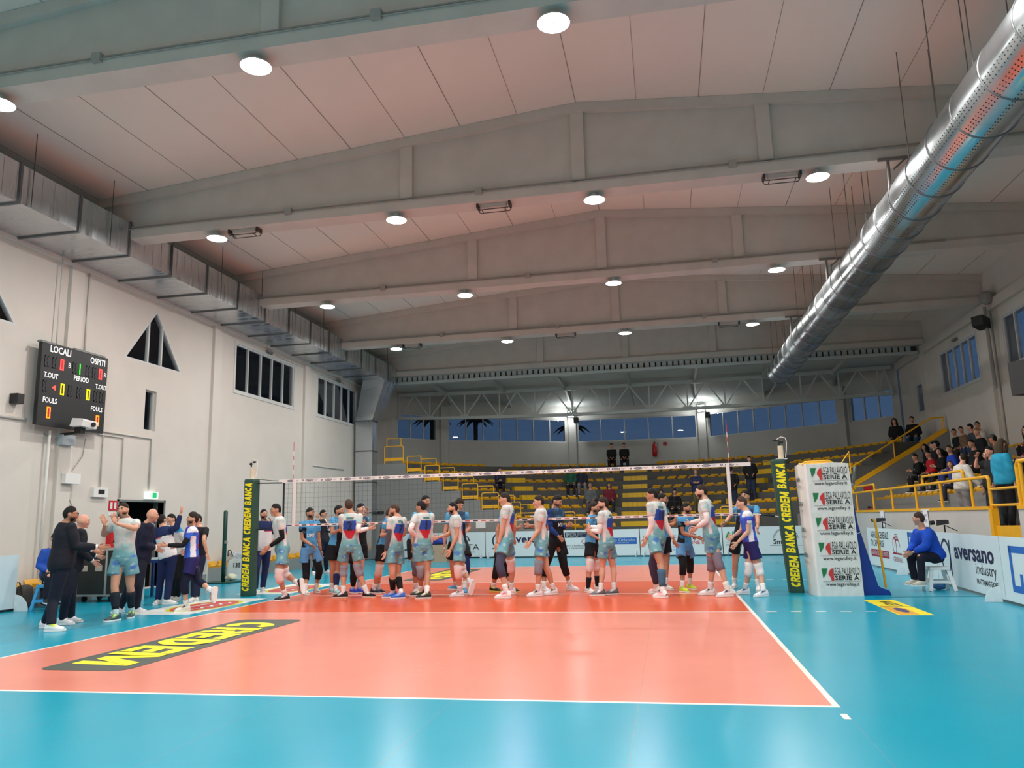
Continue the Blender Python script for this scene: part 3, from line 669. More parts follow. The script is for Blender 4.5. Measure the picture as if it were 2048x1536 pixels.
def DG(u,v,segs,mm,core=None,**k):
    d=MB(); digit(d,u,v,segs,0,core=1 if core else None,**k); d.build('digit',[mm,core or mm],r)
for u,v,mm,cc in((240,.235,red,redf),(735,.235,red,redf),(265,.535,yl,yf),(590,.535,yl,yf),(125,.845,orr,redf),(735,.845,orr,redf)): DG(u,v,O,mm,cc)
DG(455,.235,'bc',grn,w=.06)
for u in(60,150,565,650,395): DG(u,.235,'abcdefg',off)
for u in(60,360,470,690,770): DG(u,.535,'abcdefg',off)
c=S(165,.535); MB().add([(c[0]+.002,c[1]-.06,c[2]),(c[0]+.002,c[1]+.05,c[2]-.06),(c[0]+.002,c[1]+.05,c[2]+.06)],[(0,1,2)]).build('arrow',red,r)
r=thing('projector','white projector on a bracket below the scoreboard','projector',(-8.85,-.95,3.62))
MB().prism([(-9.02,-1.33,3.64),(-8.74,-1.33,3.64),(-8.72,-1.30,3.76),(-8.76,-1.28,3.80),(-9.0,-1.28,3.82)],(0,.46,-.03)).build('body',pm('white_plastic',(222,222,220),.4,var=.02),r)
MB().tube([(-8.74,-1.0,3.70),(-8.69,-1.0,3.695)],.05,16).build('lens',blk,r)
MB().box((-9.0,-1.2,3.50),(-8.85,-1.06,3.64)).tube([(XL+.1,-1.12,3.5),(-8.9,-1.12,3.52)],.03).build('bracket',pm('black_plastic'),r)
# ---------- wall clutter on the left
cond=pm('grey_conduit',(205,205,200),.6,var=.03)
def conduit(label,pts,rad=.022,m=cond): return MB().tube(pts,rad,8).build('conduit',m,loc=pts[0],smooth=True,label=label,cat='conduit')
XW=XL+.03
conduit('thin conduit rising from the left edge of the scoreboard to the duct',[(XW+.08,-1.45,5.3),(XW+.08,-1.45,7.35)],.014)
conduit('conduit rising from the middle of the scoreboard to the duct',[(XW,-.72,5.35),(XW,-.72,7.35)],.014)
conduit('double conduit rising from the right part of the scoreboard to the duct',[(XW,-.52,5.35),(XW,-.52,7.35)],.018)
conduit('horizontal conduit running from the left edge of the photo to the scoreboard',[(XW,-5,3.72),(XW,-2.0,3.72)],.03)
conduit('horizontal conduit from the scoreboard to the narrow window, with a drop to the exit sign',[(XW,-.05,3.72),(XW,2.0,3.72),(XW,2.0,2.42)],.022)
conduit('conduit dropping from under the scoreboard to the small white panel',[(XW,-.2,3.66),(XW,.26,3.66),(XW,.26,2.42)],.018)
conduit('conduit dropping beside the red equipment sign',[(XW,.1,3.64),(XW,.95,3.64),(XW,.95,2.2)],.018)
conduit('thick grey pipe down the wall pilaster under the scoreboard',[(XW+.09,-1.45,3.55),(XW+.09,-1.45,.02)],.03)
conduit('thin pipe down the far end of the left wall behind the duct shaft',[(XW+.05,16.05,7.3),(XW+.05,16.05,.02)],.05,frame_m)
conduit('cable conduit over the second large left window',[(XW,8.3,7.16),(XW,11.2,7.16),(XW,14.0,7.16)],.012)
conduit('short pale rail on the left wall behind the net',[(XW,11.3,3.63),(XW,14.1,3.63)],.02)
wp=pm('white_box_plastic',(225,225,222),.5,var=.02)
def wbox(name,label,cat,a,b,m=wp,parts=()):
    r=thing(name,label,cat,(a[0],(a[1]+b[1])/2,a[2])); MB().box(a,b).build('housing',m,r)
    for nm,pa,pb,pmm in parts: MB().box(pa,pb).build(nm,pmm,r)
    return r
wbox('control_panel','small white control panel with dark display on the left wall','panel',(XL,.02,2.2),(XL+.08,.48,2.42),wp,[('display',(XL+.08,.16,2.27),(XL+.085,.36,2.37),blk)])
wbox('junction_box','pale junction box with cables below the scoreboard','box',(XL+.1,-1.0,2.46),(XL+.2,-.56,2.68))
wbox('router_box','grey box hanging behind the projector under the scoreboard','box',(XL+.05,-1.15,3.28),(XL+.2,-.8,3.5),pm('pale_blue_grey',(170,180,186),.5))
MB().tube([(XW,-1.5,3.5),(XW+.05,-1.3,3.35),(XW,-1.05,3.5),(XW+.04,-.95,3.0),(XW,-.85,2.6),(XW,-.75,2.3),(XW+.02,-.6,2.0)],.010,6).tube([(XW,-.3,3.5),(XW,-.35,3.1),(XW,-.75,2.62)],.008,6).tube([(XW,-.9,2.5),(XW,-.8,1.9)],.008,6).build('loose_cable',pm('grey_cable',(140,140,138),.6,var=0),loc=(XW,-1.2,3),label='loose grey cables looping below the scoreboard',cat='cable')
wbox('loudspeaker','small black loudspeaker left of the scoreboard','speaker',(XL,-2.42,4.0),(XL+.18,-2.24,4.2),pm('black_plastic'),[('grille',(XL+.18,-2.41,4.01),(XL+.185,-2.25,4.19),blk)])
g=pm('exit_green',(20,150,90),.5,var=0,emit=(20,190,110),es=.8)
r=wbox('exit_sign','lit green and white emergency exit sign above the dark doorway','sign',(XL,1.86,2.20),(XL+.10,2.28,2.37),pm('sign_white',(235,245,240),.5,var=0,emit=(230,255,245),es=.9))
MB().add([(XL+.102,2.05,2.215),(XL+.102,2.22,2.215),(XL+.102,2.22,2.355),(XL+.102,2.05,2.355)],[(0,1,2,3)]).build('symbol',g,r)
t=MB(); t.text('I',(XL+.103,1.97,2.285),(0,1,0),(0,0,1),.15,bold=.01); t.build('arrow',g,r)
dr=pm('sign_red',(190,25,45),.5,var=0)
r=wbox('equipment_sign','small dark red safety sign beside the doorway','sign',(XL,.62,1.90),(XL+.015,.90,2.13),dr)
MB().box((XL+.016,.66,1.94),(XL+.018,.73,2.09)).box((XL+.016,.79,1.94),(XL+.018,.86,2.09)).build('symbol',wp,r)
MB().box((XL,.62,1.78),(XL+.01,.9,1.87)).build('caption',wp,r)
wbox('hose_cabinet','red fire hose cabinet low on the wall behind the clapping player','cabinet',(XL,.60,.95),(XL+.14,1.0,1.50),pm('hose_red',(196,26,34),.4),[('frame',(XL,.55,.88),(XL+.12,1.05,.95),wp)])
wbox('alarm_button','small wall switch box on the left end wall of the stand','box',(-8.75,YC-.10,2.02),(-8.65,YC-.03,2.12)); wbox('vent','small dark vent on the left end wall of the stand','vent',(-8.58,YC-.08,1.84),(-8.3,YC-.03,1.95),blk)
for nm,y in(('first',7.8),('second',13.4)):
    MB().box((XL,y-.18,7.17),(XL+.09,y+.18,7.23)).box((XL+.02,y-.1,7.12),(XL+.11,y-.04,7.2)).box((XL+.02,y+.05,7.12),(XL+.11,y+.11,7.2)).build('window_opener',pm('grey_bracket'),loc=(XL,y,7.17),label='small window opener above the %s large left window'%nm,cat='opener')
MB().box((XR-.1,12.9,7.17),(XR,13.25,7.25)).build('window_opener',pm('grey_bracket'),loc=(XR,13.1,7.17),label='small window opener on the right wall',cat='opener')
r=thing('loudspeaker','dark speaker on a bracket high on the right wall','speaker',(13.0,9.75,7.0)); MB().obox((13.02,9.75,7.02),(.14,.10,-.05),(-.1,.16,0),(0,.0,.15)).build('cabinet',pm('black_plastic'),r); MB().tube([(13.1,9.8,7.1),(XR-.1,9.9,7.2)],.03).build('bracket',st,r)
MB().ell((XR-.25,9.6,7.75),.22,.2,.22,10,8).tube([(XR-.3,9.7,7.5),(XR-.2,9.9,5)],.05).build('cable_bundle',pm('pale_bundle',(150,148,142),.8),loc=(XR-.25,9.6,7.7),label='bundle of pale cables at the top of the right wall column',cat='cable')
conduit('pair of pipes down the right wall between its windows',[(XR-.05,10.05,7.4),(XR-.05,10.05,3.2)],.035,conc_m)
# fire extinguishers
def exting(label,c,h=.55,rad=.085,hook=False):
    x,y,z=c; r=thing('fire_extinguisher',label,'extinguisher',c); er=pm('extinguisher_red',(186,22,30),.35)
    MB().tube([(x,y,z),(x,y,z+.03),(x,y,z+h-.1),(x,y,z+h-.03),(x,y,z+h)],[rad*.8,rad,rad,rad*.6,.03],16).build('cylinder',er,r,smooth=True)
    MB().box((x-.04,y-.02,z+h),(x+.05,y+.02,z+h+.06)).tube([(x+.05,y,z+h+.04),(x+rad+.05,y,z+h-.05),(x+rad+.02,y,z+.15)],.012,6).build('valve',pm('black_plastic'),r)
    if hook: MB().tube([(x+.10*math.cos(a*PI/6),y,z+h+.16+.10*math.sin(a*PI/6)) for a in range(13)],.010,6).tube([(x,y,z+h+.26),(x,y,z+h+.5)],.008,6).build('hook',st,r)
    return r
exting('red fire extinguisher hanging on the curved back wall below the windows',(2.85,25.78,4.55),.7,.12,True)
wbox('equipment_sign','tiny red sign beside the hanging extinguisher on the back wall','sign',(3.3,25.93,5.12),(3.5,25.96,5.30),dr)
exting('red fire extinguisher standing behind the right parapet railing',(10.1,13.2,1.0+.001),.55,.09)
wbox('equipment_sign','small red sign above the extinguisher behind the right railing','sign',(10.35,14.72,2.2),(10.62,14.76,2.36),dr)
# ================================================================ net, posts
net_m=pm('net_cord',(52,56,58),.8,var=0); tape=pm('white_tape',(232,222,218),.7,var=.02); navy=pm('navy_print',(40,40,80),.7,var=0); pale=pm('pale_print',(190,185,190),.7,var=0); blackc=pm('black_cord',(16,16,18),.6,var=0)
r=thing('volleyball_net','volleyball net stretched over the court between two padded posts','net',(0,0,1.43))
m=MB(); HX=4.75
x=-HX
while x<=HX+.01: m.bar((x,0,1.46),(x,0,2.38),.0028,.0028); x+=.1
z=1.53
while z<2.36: m.bar((-HX,0,z),(HX,0,z),.0028,.0028); z+=.1
m.build('mesh',net_m,r)
b=MB(); b.box((-HX-.12,-.008,2.36),(HX+.18,.008,2.43))
x=-4.6; i=0
while x<4.8:
    k=i%3
    if k==0:
        for j in range(12):
            a=2*PI*j/12; a2=2*PI*(j+1)/12; e=lambda t,s_:(x+.085*s_*math.cos(t),-.0095,2.395+.024*s_*math.sin(t))
            b.add([e(a,1),e(a2,1),(x+.07*math.cos(a2),-.0095,2.395+.014*math.sin(a2)),(x+.07*math.cos(a),-.0095,2.395+.014*math.sin(a))],[(0,1,2,3)],1)
        b.box((x-.045,-.0095,2.39),(x+.045,-.009,2.40),1)
    elif k==1: b.box((x-.05,-.0095,2.40),(x+.05,-.009,2.41),2); b.add([(x-.03,-.0095,2.395),(x+.03,-.0095,2.395),(x,-.0095,2.375)],[(0,1,2)],2)
    else: b.add([(x-.028,-.0095,2.412),(x+.028,-.0095,2.412),(x+.02,-.0095,2.39),(x,-.0095,2.375),(x-.02,-.0095,2.39)],[(0,1,2,3,4)],1); b.add([(x-.014,-.0098,2.405),(x+.014,-.0098,2.405),(x,-.0098,2.388)],[(0,1,2)],0)
    x+=.145; i+=1
b.build('top_band',[tape,navy,pale],r)
b=MB(); b.box((-HX,-.006,1.43),(HX,.006,1.475)); x=-4.6; i=0; pk=pm('faded_red_print',(190,90,90),.7,var=0)
while x<4.8: b.box((x-.05,-.0075,1.442),(x+.05,-.007,1.463),1+(i%2)); x+=.17; i+=1
b.build('bottom_band',[tape,navy,pk],r)
for sx in(-4.5,4.5): MB().box((sx-.03,-.012,1.43),(sx+.03,.012,2.42)).build('side_band',tape,r)
rd=pm('antenna_red',(205,40,50),.5,var=0)
for sx in(-4.53,4.53):
    a=MB()
    for k in range(8): a.tube([(sx,-.02,2.43+.1*k),(sx,-.02,2.43+.1*(k+1))],.006,8,mi=(k+1)%2 if k<7 else 1)
    a.tube([(sx,-.02,1.45),(sx,-.02,2.43)],.006,8,mi=0); a.build('antenna',[tape,rd],r)
c=MB(); c.tube([(-HX-.1,0,2.40),(-5.42,0,2.46)],.006,6).tube([(HX+.15,0,2.40),(5.42,0,2.46)],.006,6).tube([(-HX,0,2.36),(-HX,0,1.45)],.02,6)
c.tube([(-HX-.04,0,2.36),(-5.38,0,2.37),(-5.42,0,2.26)],.016,6).tube([(-HX,0,1.45),(-5.42,0,1.37)],.012,6); c.build('cord',blackc,r)
c=MB(); c.tube([(HX,0,1.45),(5.0,0,1.44),(5.42,0,1.38)],.012,6); c.build('cord',tape,r); c=MB().tube([(5.05,0,1.435),(5.3,0,1.40)],.02,6); c.build('buckle',blackc,r)
cg=pm('pad_green',(34,72,58),.6,var=.1,scale=6,bump=.15); cy=pm('pad_yellow',(246,226,24),.6,var=0)
for sx,side in((-5.5,'left'),(5.5,'right')):
    r=thing('net_post','%s net post in a dark green pad lettered CREDEM BANCA in yellow'%side,'post',(sx,0,0))
    MB().tube([(sx,0,.0),(sx,0,2.72)],.05,14).build('post',pm('beige_post',(214,200,176),.5),r)
    w=.128; p=MB(); pr=[(-w,-.10),(-.09,-.142),(.09,-.142),(w,-.10),(w,.10),(.09,.142),(-.09,.142),(-w,.10)]; tl=.035 if sx>0 else -.0
    zs_=[.0,.04,.8,.83,1.6,1.63,2.42,2.46]; vs=[];fs=[]
    for i,z in enumerate(zs_):
        s_=[.97,1,1.,.975,1.,.975,1,.93][i]
        vs+=[(sx+tl*2*(1-z/1.23)+a*s_,c*s_,z) for a,c in pr]
    for i in range(len(zs_)-1):
        for k in range(8): fs.append((i*8+k,i*8+(k+1)%8,i*8+8+(k+1)%8,i*8+8+k))
    fs+=[tuple(range(8))[::-1],tuple(range(56,64))]; p.add(vs,fs).build('pad',cg,r)
    t=MB()
    for word,z,wd in(('CREDEM',.39,.56),('BANCA',.98,.50),('CREDEM',1.565,.56),('BANCA',2.145,.47)):
        t.text(word,(sx+tl*2*(1-z/1.23),-.146,z),(0,0,1),(-1,0,0),.165,wd=wd,shear=.18,heavy=True)
    t.build('lettering',cy,r)
    MB().box((sx-.1,-.08,2.46),(sx+.1,.08,2.475)).build('collar',tape,r)
    cm_=MB().ell((sx-.03*(1 if sx<0 else -1),-.02,2.79),.03,.045,.03,8,6).ell((sx+(.05 if sx<0 else -.09),-.02,2.83),.05,.025,.022,8,6).tube([(sx-.02,-.02,2.72),(sx-.02,-.02,2.82)],.014,6)
    cm_.build('camera_clamp',blackc,r)
    MB().tube([(sx-.06,0,2.84),(sx+.02,0,2.89),(sx+.10,0,2.87),(sx+.12,0,2.80),(sx+.11,0,2.66),(sx+.08,0,2.50)],.008,6).build('cable',tape,r)
# ================================================================ referee stand
rw_=pm('pad_white_vinyl',(226,226,222),.45,var=.03,scale=5,bump=.3,bscale=4)
r=thing('referee_stand','umpire platform with white LEGA PALLAVOLO SERIE A padding and blue base','stand',(6.1,-.7,0))
x0,x1,ya,yb=5.80,6.52,-.78,-.12
p=MB(); nx,nz=8,16; vs=[];fs=[]
ring=[(x0-.08,yb+.05),(x0-.09,(ya+yb)/2),(x0-.03,ya+.05)]+[(x0+(x1-x0)*i/nx,ya) for i in range(nx+1)]+[(x1,yb)]
for j in range(nz+1):
    z=2.31*j/nz
    for i,(x,y) in enumerate(ring): vs.append((x+.004*math.sin(z*5+i)+.05*(1-z/2.3),y+.004*math.sin(z*7+i*2),z+(.012 if j==nz else 0)*math.sin(i)))
k=len(ring)
for j in range(nz):
    for i in range(k): fs.append((j*k+i,j*k+(i+1)%k,(j+1)*k+(i+1)%k,(j+1)*k+i))
fs.append(tuple(range(nz*k,(nz+1)*k))); p.add(vs,fs).build('pad',rw_,r)
ts=[pm('ink_black',(28,28,30),.6,var=0),pm('logo_green',(20,120,70),.6,var=0),pm('logo_red',(206,52,52),.6,var=0),pm('ink_grey',(150,150,150),.7,var=0)]
t=MB(); yy=ya-.010
for z in(2.12,1.68,1.245,.81,.37):
    xc=x0+.36+.05*(1-z/2.3)
    t.add([(xc-.30,yy,z+.11),(xc-.20,yy,z+.11),(xc-.225,yy,z+.02),(xc-.28,yy,z-.06)],[(0,3,2,1)],1)
    t.add([(xc-.14,yy,z+.10),(xc-.11,yy,z+.11),(xc-.10,yy,z-.10),(xc-.145,yy,z-.10),(xc-.16,yy,z-.04),(xc-.19,yy,z),(xc-.18,yy,z+.05)],[(0,6,5,4,3,2,1)],2)
    t.text('LEGA PALLAVOLO',(xc+.11,yy,z+.05),(1,0,0),(0,0,1),.19,0,wd=.42,ex=.001); 
    t.text('SERIE A',(xc+.11,yy,z-.06),(1,0,0),(0,0,1),.105,0,bold=.02,wd=.40,ex=.001)
    t.text('www.legavolley.it',(xc+.03,yy,z-.165),(1,0,0),(0,0,1),.085,0,bold=.008,wd=.55,ex=.001)
    t.bar((xc-.29,yy,z-.115),(xc+.33,yy,z-.115),.002,.006,mi=3); t.bar((xc+.33,yy,z-.115),(xc+.33,yy,z+.11),.006,.002,mi=3)
for z in(2.1,1.66,1.2,.75):
    t.text('SERIE A',(x0-.105+.05*(1-z/2.3),-.45,z-.06),(0,-1,0),(0,0,1),.10,0,bold=.02,wd=.42,ex=.0); t.text('www.legavolley.it',(x0-.105+.05*(1-z/2.3),-.45,z-.17),(0,-1,0),(0,0,1),.09,3,wd=.5,ex=.0)
t.build('lettering',ts,r)
bl=pm('base_blue',(12,52,140),.35,var=.05)
MB().prism([(6.52,-.62,0),(7.05,-.62,0),(7.02,-.62,.08),(6.90,-.62,.12),(6.85,-.62,.16),(6.62,-.62,1.2),(6.55,-.62,1.86),(6.5,-.62,1.86)],(0,.56,0)).build('base',bl,r)
MB().tube([(5.75,-.7,2.3),(5.8,-.7,2.35),(6.2,-.7,2.36),(6.28,-.7,2.32)],.018,8).tube([(5.8,-.1,2.3),(5.8,-.1,2.36),(6.4,-.1,2.36)],.018,8).build('top_rail',yel_m,r)
MB().tube([(6.45,-.1,2.2),(6.70,-.1,2.55),(6.70,-.1,2.15),(6.48,-.1,2.05),(6.75,-.1,1.85)],.016,8).tube([(6.95,-.3,1.3),(6.98,-.3,1.25),(7.0,-.3,1.0),(7.05,-.3,.1)],.02,8).build('ladder_rail',yel_m,r)
MB().tube([(6.78,-.1,2.28),(6.72,-.1,1.95),(6.6,-.1,1.86)],.03,8).tube([(6.55,-.64,1.05),(6.72,-.64,1.1)],.006,6).build('lamp_arm',pm('steel_tube',(130,140,140),.3,metal=.7),r)
# ================================================================ boards
brd=pm('board_white',(206,222,226),.4,var=.015,scale=1.5); inkn=pm('ink_navy',(26,28,66),.6,var=0); inkb=pm('ink_blue',(28,98,180),.6,var=0); inkr=pm('ink_red',(190,60,40),.6,var=0); inkg=pm('ink_green',(40,140,60),.6,var=0); mar=pm('ink_maroon',(150,24,50),.6,var=0); inkc=pm('ink_cyan',(0,140,200),.6,var=0)
BM=[inkn,inkb,inkr,inkg,mar,ts[0],brd,ts[3],inkc]
def board(p0,p1,label,draw,h=1.0,foot=(0,1)):
    p0,p1=Vector(p0+(0,)),Vector(p1+(0,)); d=p1-p0; L=d.length; d.normalize(); n=Vector((d.y,-d.x,0))
    r=thing('advertising_board',label,'board',tuple(p0)); c=(p0+p1)/2
    MB().obox((c.x,c.y,.03+h/2),d*(L/2-.006),n*.012,(0,0,h/2-.02)).build('panel',brd,r)
    t=MB(); P=lambda u,v: p0+d*u+n*.0145+Vector((0,0,v))
    tx=lambda s,u,v,size,mi=0,bold=0.,sx=1.,shear=0.,wd=None: t.text(s,P(u,v),d,(0,0,1),size,mi,bold=bold,sx=sx,shear=shear,wd=wd)
    rc=lambda u0,v0,u1,v1,mi,e=.0: t.add([P(u0,v0)-n*e,P(u1,v0)-n*e,P(u1,v1)-n*e,P(u0,v1)-n*e],[(0,1,2,3)],mi)
    def ring(u,v,a,b,w,mi,t0=0,t1=2*PI):
        N=28
        for k in range(N):
            s0=t0+(t1-t0)*k/N; s1=t0+(t1-t0)*(k+1)/N
            t.add([P(u+a*math.cos(s0),v+b*math.sin(s0)),P(u+a*math.cos(s1),v+b*math.sin(s1)),P(u+(a-w)*math.cos(s1),v+(b-w)*math.sin(s1)),P(u+(a-w)*math.cos(s0),v+(b-w)*math.sin(s0))],[(0,1,2,3)],mi)
    draw(tx,rc,ring,L)
    if t.v: t.build('print',BM,r)
    for f in foot:
        q=p0+d*(.14 if f==0 else L-.14); b=MB(); pr=[(0,0)]+[(.25*math.cos(a*PI/16),.24*math.sin(a*PI/16)) for a in range(9)]
        b.prism([q+n*(.014+u)+Vector((0,0,v+.004)) for u,v in pr]+[],d*.012).build('foot',pm('foot_white',(222,230,232),.4),r)
    return r
A0,A1=Vector((-6.9,15.35)),Vector((8.6,13.45)); dd=(A1-A0).normalized()
pt=lambda x:(x,A0.y+(x-A0.x)*(A1.y-A0.y)/(A1.x-A0.x))
board(pt(-7.9),pt(-5.86),'far white advertising board reading RONA COSTRUZIONI, behind the left of the court',lambda tx,rc,ring,L:(tx('RONA',L-.62,.66,.42,0,wd=1.05),tx('COSTRUZIONI',L-.7,.42,.16,0,wd=1.2),ring(L-.6,.22,.3,.07,.05,1)))
board(pt(-5.84),pt(-3.84),'far board with DIGITA lettering and a black and blue arch logo',lambda tx,rc,ring,L:(tx('DIGITA',L-.92,.42,.32,5,wd=1.3),tx('PRINT SERVICES',L-.75,.24,.09,7),ring(L-.92,.62,.13,.24,.05,8,.3,PI),ring(L-.78,.62,.13,.24,.05,5,.2,PI-.2)))
board(pt(-3.82),pt(-.92),'far board with large navy aversano lettering',lambda tx,rc,ring,L:(tx('aversano',1.95,.70,.42,0,bold=.025,wd=1.78),ring(.5,.66,.22,.27,.06,0),tx('MILANO',.45,.36,.1,5,bold=.01)))
board(pt(-.90),pt(2.24),'far board with a navy PERFETTO banner and a blue Orlando banner',lambda tx,rc,ring,L:(rc(.30,.73,1.62,.93,0),tx('PERFETTO',.96,.83,.2,6,bold=.03,wd=1.2),ring(1.2,.58,.25,.13,.02,4),tx('VML',1.2,.58,.12,4),tx('AGENTI E RAPPRESENTANTI',.8,.42,.09,5),tx('E GIANNI PERILLO 123',.9,.33,.09,5),rc(1.70,.46,3.06,.70,1),tx('Brenno Orlando',2.38,.61,.16,6,bold=.01,wd=1.2),tx('AGENZIA ASSICURATIVA',2.38,.51,.07,6)))
board(pt(2.26),pt(5.20),'far board with red MACHINE lettering behind the dark blue players',lambda tx,rc,ring,L:(tx('TRI',.2,.70,.15,2),tx('TEC',1.2,.70,.15,2),tx('S.R.L.',1.5,.60,.10,7),tx('MACHINE IND',1.95,.48,.18,2,bold=.01,wd=1.2),tx('via industrie 56',1.0,.34,.085,1),tx('tel 081 23 58 36',1.1,.24,.085,1)))
board(pt(5.22),pt(8.35),'far board with a green letter logo and round Smoke emblem beside the right post',lambda tx,rc,ring,L:(tx('AL',.30,.72,.32,3,bold=.04,wd=.42),[rc(.08,.50-.05*q,.5,.512-.05*q,7) for q in range(4)],ring(2.15,.58,.42,.36,.015,5,0,PI),ring(2.15,.58,.38,.32,.012,5,0,PI),tx('Smoke',2.05,.46,.24,5,bold=.02),rc(1.6,.33,2.7,.34,5),ring(2.22,.72,.10,.12,.09,5)))
# right-hand run
def r1(tx,rc,ring,L):
    tx('AGENZIA GENERALE',1.25,.83,.24,5,bold=.008,wd=1.75); tx('DI CAPODRISE',1.02,.62,.24,5,bold=.008,wd=1.25); rc(.30,.28,2.05,.46,4); tx('AGENTE GIUSEPPE AMATO',1.17,.37,.16,6,wd=1.6)
    rc(2.4,.42,3.15,.46,4); tx('GENERALI',2.8,.30,.16,4,wd=.75)
    ring(2.62,.62,.16,.20,.03,4); ring(2.85,.60,.22,.18,.03,4,0,PI); [rc(2.62+.02*q,.76+.04*q,3.0-.03*q,.775+.04*q,4) for q in range(4)]
def r2(tx,rc,ring,L):
    rc(.15,.86,.95,.96,1); rc(.15,.25,.27,.96,1); rc(.56,.44,.68,.62,1); rc(.27,.25,.62,.35,1); tx('N',1.3,.6,.5,0,bold=.03)
def r3(tx,rc,ring,L):
    ring(.62,.56,.30,.34,.06,0); rc(.86,.20,.93,.88,0); tx('aversano',2.17,.69,.40,0,bold=.03,wd=2.0); tx('industry',2.72,.44,.27,5,wd=.95); tx('FRATTAMAGGIORE',2.72,.23,.12,5,bold=.015,wd=.98)
def r4(tx,rc,ring,L):
    rc(.32,.78,1.4,.88,1); rc(.32,.20,.42,.88,1); rc(.42,.20,.74,.30,1); rc(.64,.30,.74,.48,1); tx('G',1.3,.5,.5,1,bold=.04)
board((8.62,7.40),(8.60,3.76),'white board with AGENZIA GENERALE lettering beside the umpire stand',r1,foot=(1,)); board((8.59,3.74),(8.50,1.52),'white board with a big blue bracket logo behind the seated official',r2,foot=())
board((8.50,1.50),(8.36,-1.95),'long white board reading aversano industry FRATTAMAGGIORE at the right',r3,foot=(1,)); board((8.36,-1.97),(8.30,-4.8),'white board with a blue square logo at the right edge of the photo',r4,foot=())
nb=board((-9.15,-5.5),(-8.78,-2.62),'plain white board end at the far left edge of the photo',lambda *a:None,h=1.02,foot=()); 
b=MB(); q=Vector((-8.76,-2.66,0)); b.prism([q+Vector((u,0,v)) for u,v in [(0,0)]+[(.3*math.cos(a*PI/16),.3*math.sin(a*PI/16)) for a in range(9)]],(0,.012,0)).build('foot',MATS['foot_white'],nb)
for (x,y,l) in((-7.55,-.75,'curved white board foot standing between the suited men and the table'),(-7.2,.7,'pale board end standing behind the man in navy tracksuit')):
    b=MB(); b.prism([(x-.4+.8*math.sin(0)+u,y,v) for u,v in[(0,0),(.5,0),(.5,.5),(.45,.8),(.40,.86),(0.15,.3)]],(0,.02,0)).build('board_foot',brd,loc=(x,y,0),label=l,cat='board')
# ================================================================ floor stickers
sg=pm('sticker_grey',(74,82,76),.45,var=.05,spec=.5); sy=pm('sticker_yellow',(250,236,40),.45,var=0); swh=pm('sticker_white',(226,232,230),.4,var=.02); srd=pm('sticker_red',(196,66,66),.45,var=0); slg=pm('sticker_lime',(200,205,40),.45,var=0); sor=pm('sticker_orange',(225,165,60),.45,var=0); spu=pm('sticker_slate',(78,72,110),.45,var=0)
def rrect(x0,y0,x1,y1,r,z,n=5):
    P=[]
    for cx,cy_,a0 in((x1-r,y1-r,0),(x0+r,y1-r,PI/2),(x0+r,y0+r,PI),(x1-r,y0+r,1.5*PI)): P+=[(cx+r*math.cos(a0+PI/2*i/n),cy_+r*math.sin(a0+PI/2*i/n),z) for i in range(n+1)]
    return P
def sticker(label,pts,mat,lets,z=.003):
    b=MB().prism([(x,y,0.0005) for x,y,_ in pts],(0,0,z)); ms=[mat]
    lets(b,ms); b.build('floor_sticker',ms,loc=(sum(p[0] for p in pts)/len(pts),sum(p[1] for p in pts)/len(pts),0),label=label,cat='floor sticker')
def cred(yc,sgn):
    def f(b,ms):
        ms.append(sy); b.text('CREDEM',(-2.87,yc,.0042),(0,-1,0),(1,0,0),.78,1,wd=3.5,shear=.16,heavy=True)
    return f
sticker('grey floor sticker with CREDEM in yellow on the near half of the court',rrect(-3.4,-8.02,-2.33,-3.88,.16,0),sg,cred(-5.98,1))
sticker('grey floor sticker with CREDEM in yellow on the far half of the court',rrect(-3.4,3.75,-2.33,8.1,.16,0),sg,cred(5.9,1))
def kin(yc):
    def f(b,ms):
        ms+= [slg,srd,swh]; xc=-5.3
        for mi,(a,c),z in((1,(.52,.98),.0040),(2,(.44,.90),.0046)): b.add([(xc+a*math.cos(t*PI/16),yc+c*math.sin(t*PI/16),z) for t in range(32)],[tuple(range(32))],mi)
        for q,(x0,w) in enumerate(((xc+.12,.62),(xc-.2,.42))):
            P=[(x0+.09*math.sin(t*2.1+q),yc+w-2*w*t/12) for t in range(13)]
            for (xa,ya),(xb,yb_) in zip(P[:-1],P[1:]): b.add([(xa-.03,ya,.0052),(xa+.03,ya,.0052),(xb+.03,yb_,.0052),(xb-.03,yb_,.0052)],[(0,1,2,3)],3)
    return f
sticker('white floor sticker with a red and yellow oval logo left of the near court',[(-6.0,-3.2,0),(-4.78,-3.2,0),(-4.78,-.55,0),(-6.0,-.55,0)],swh,kin(-1.88))
sticker('white floor sticker with a red oval logo under the players left of the far court',[(-6.0,.35,0),(-4.78,.35,0),(-4.78,3.0,0),(-6.0,3.0,0)],swh,kin(1.68))
def yad(b,ms):
    ms+=[ts[0],sor,spu]; b.text('MAGEST',(6.66,-1.95,.0045),(0,-1,0),(1,0,0),.26,1,bold=.02,sx=.75); b.add([(6.43,-2.35,.004),(6.72,-2.62,.004),(6.70,-3.38,.004),(6.43,-3.38,.004)],[(3,2,1,0)],2)
    b.add([(6.60+.075*math.cos(t*PI/8),-2.85+.3*math.sin(t*PI/8),.0046) for t in range(16)],[tuple(range(16))],3); b.add([(6.43,-2.3,.0046),(6.86,-2.42,.0046),(6.86,-2.46,.0046),(6.43,-2.34,.0046)],[(0,1,2,3)],1)
sticker('yellow floor sticker with dark lettering to the right of the umpire stand',[(6.41,-3.42,0),(6.87,-3.42,0),(6.87,-1.40,0),(6.41,-1.40,0)],pm('sticker_bright_yellow',(240,222,40),.45,var=0),yad)
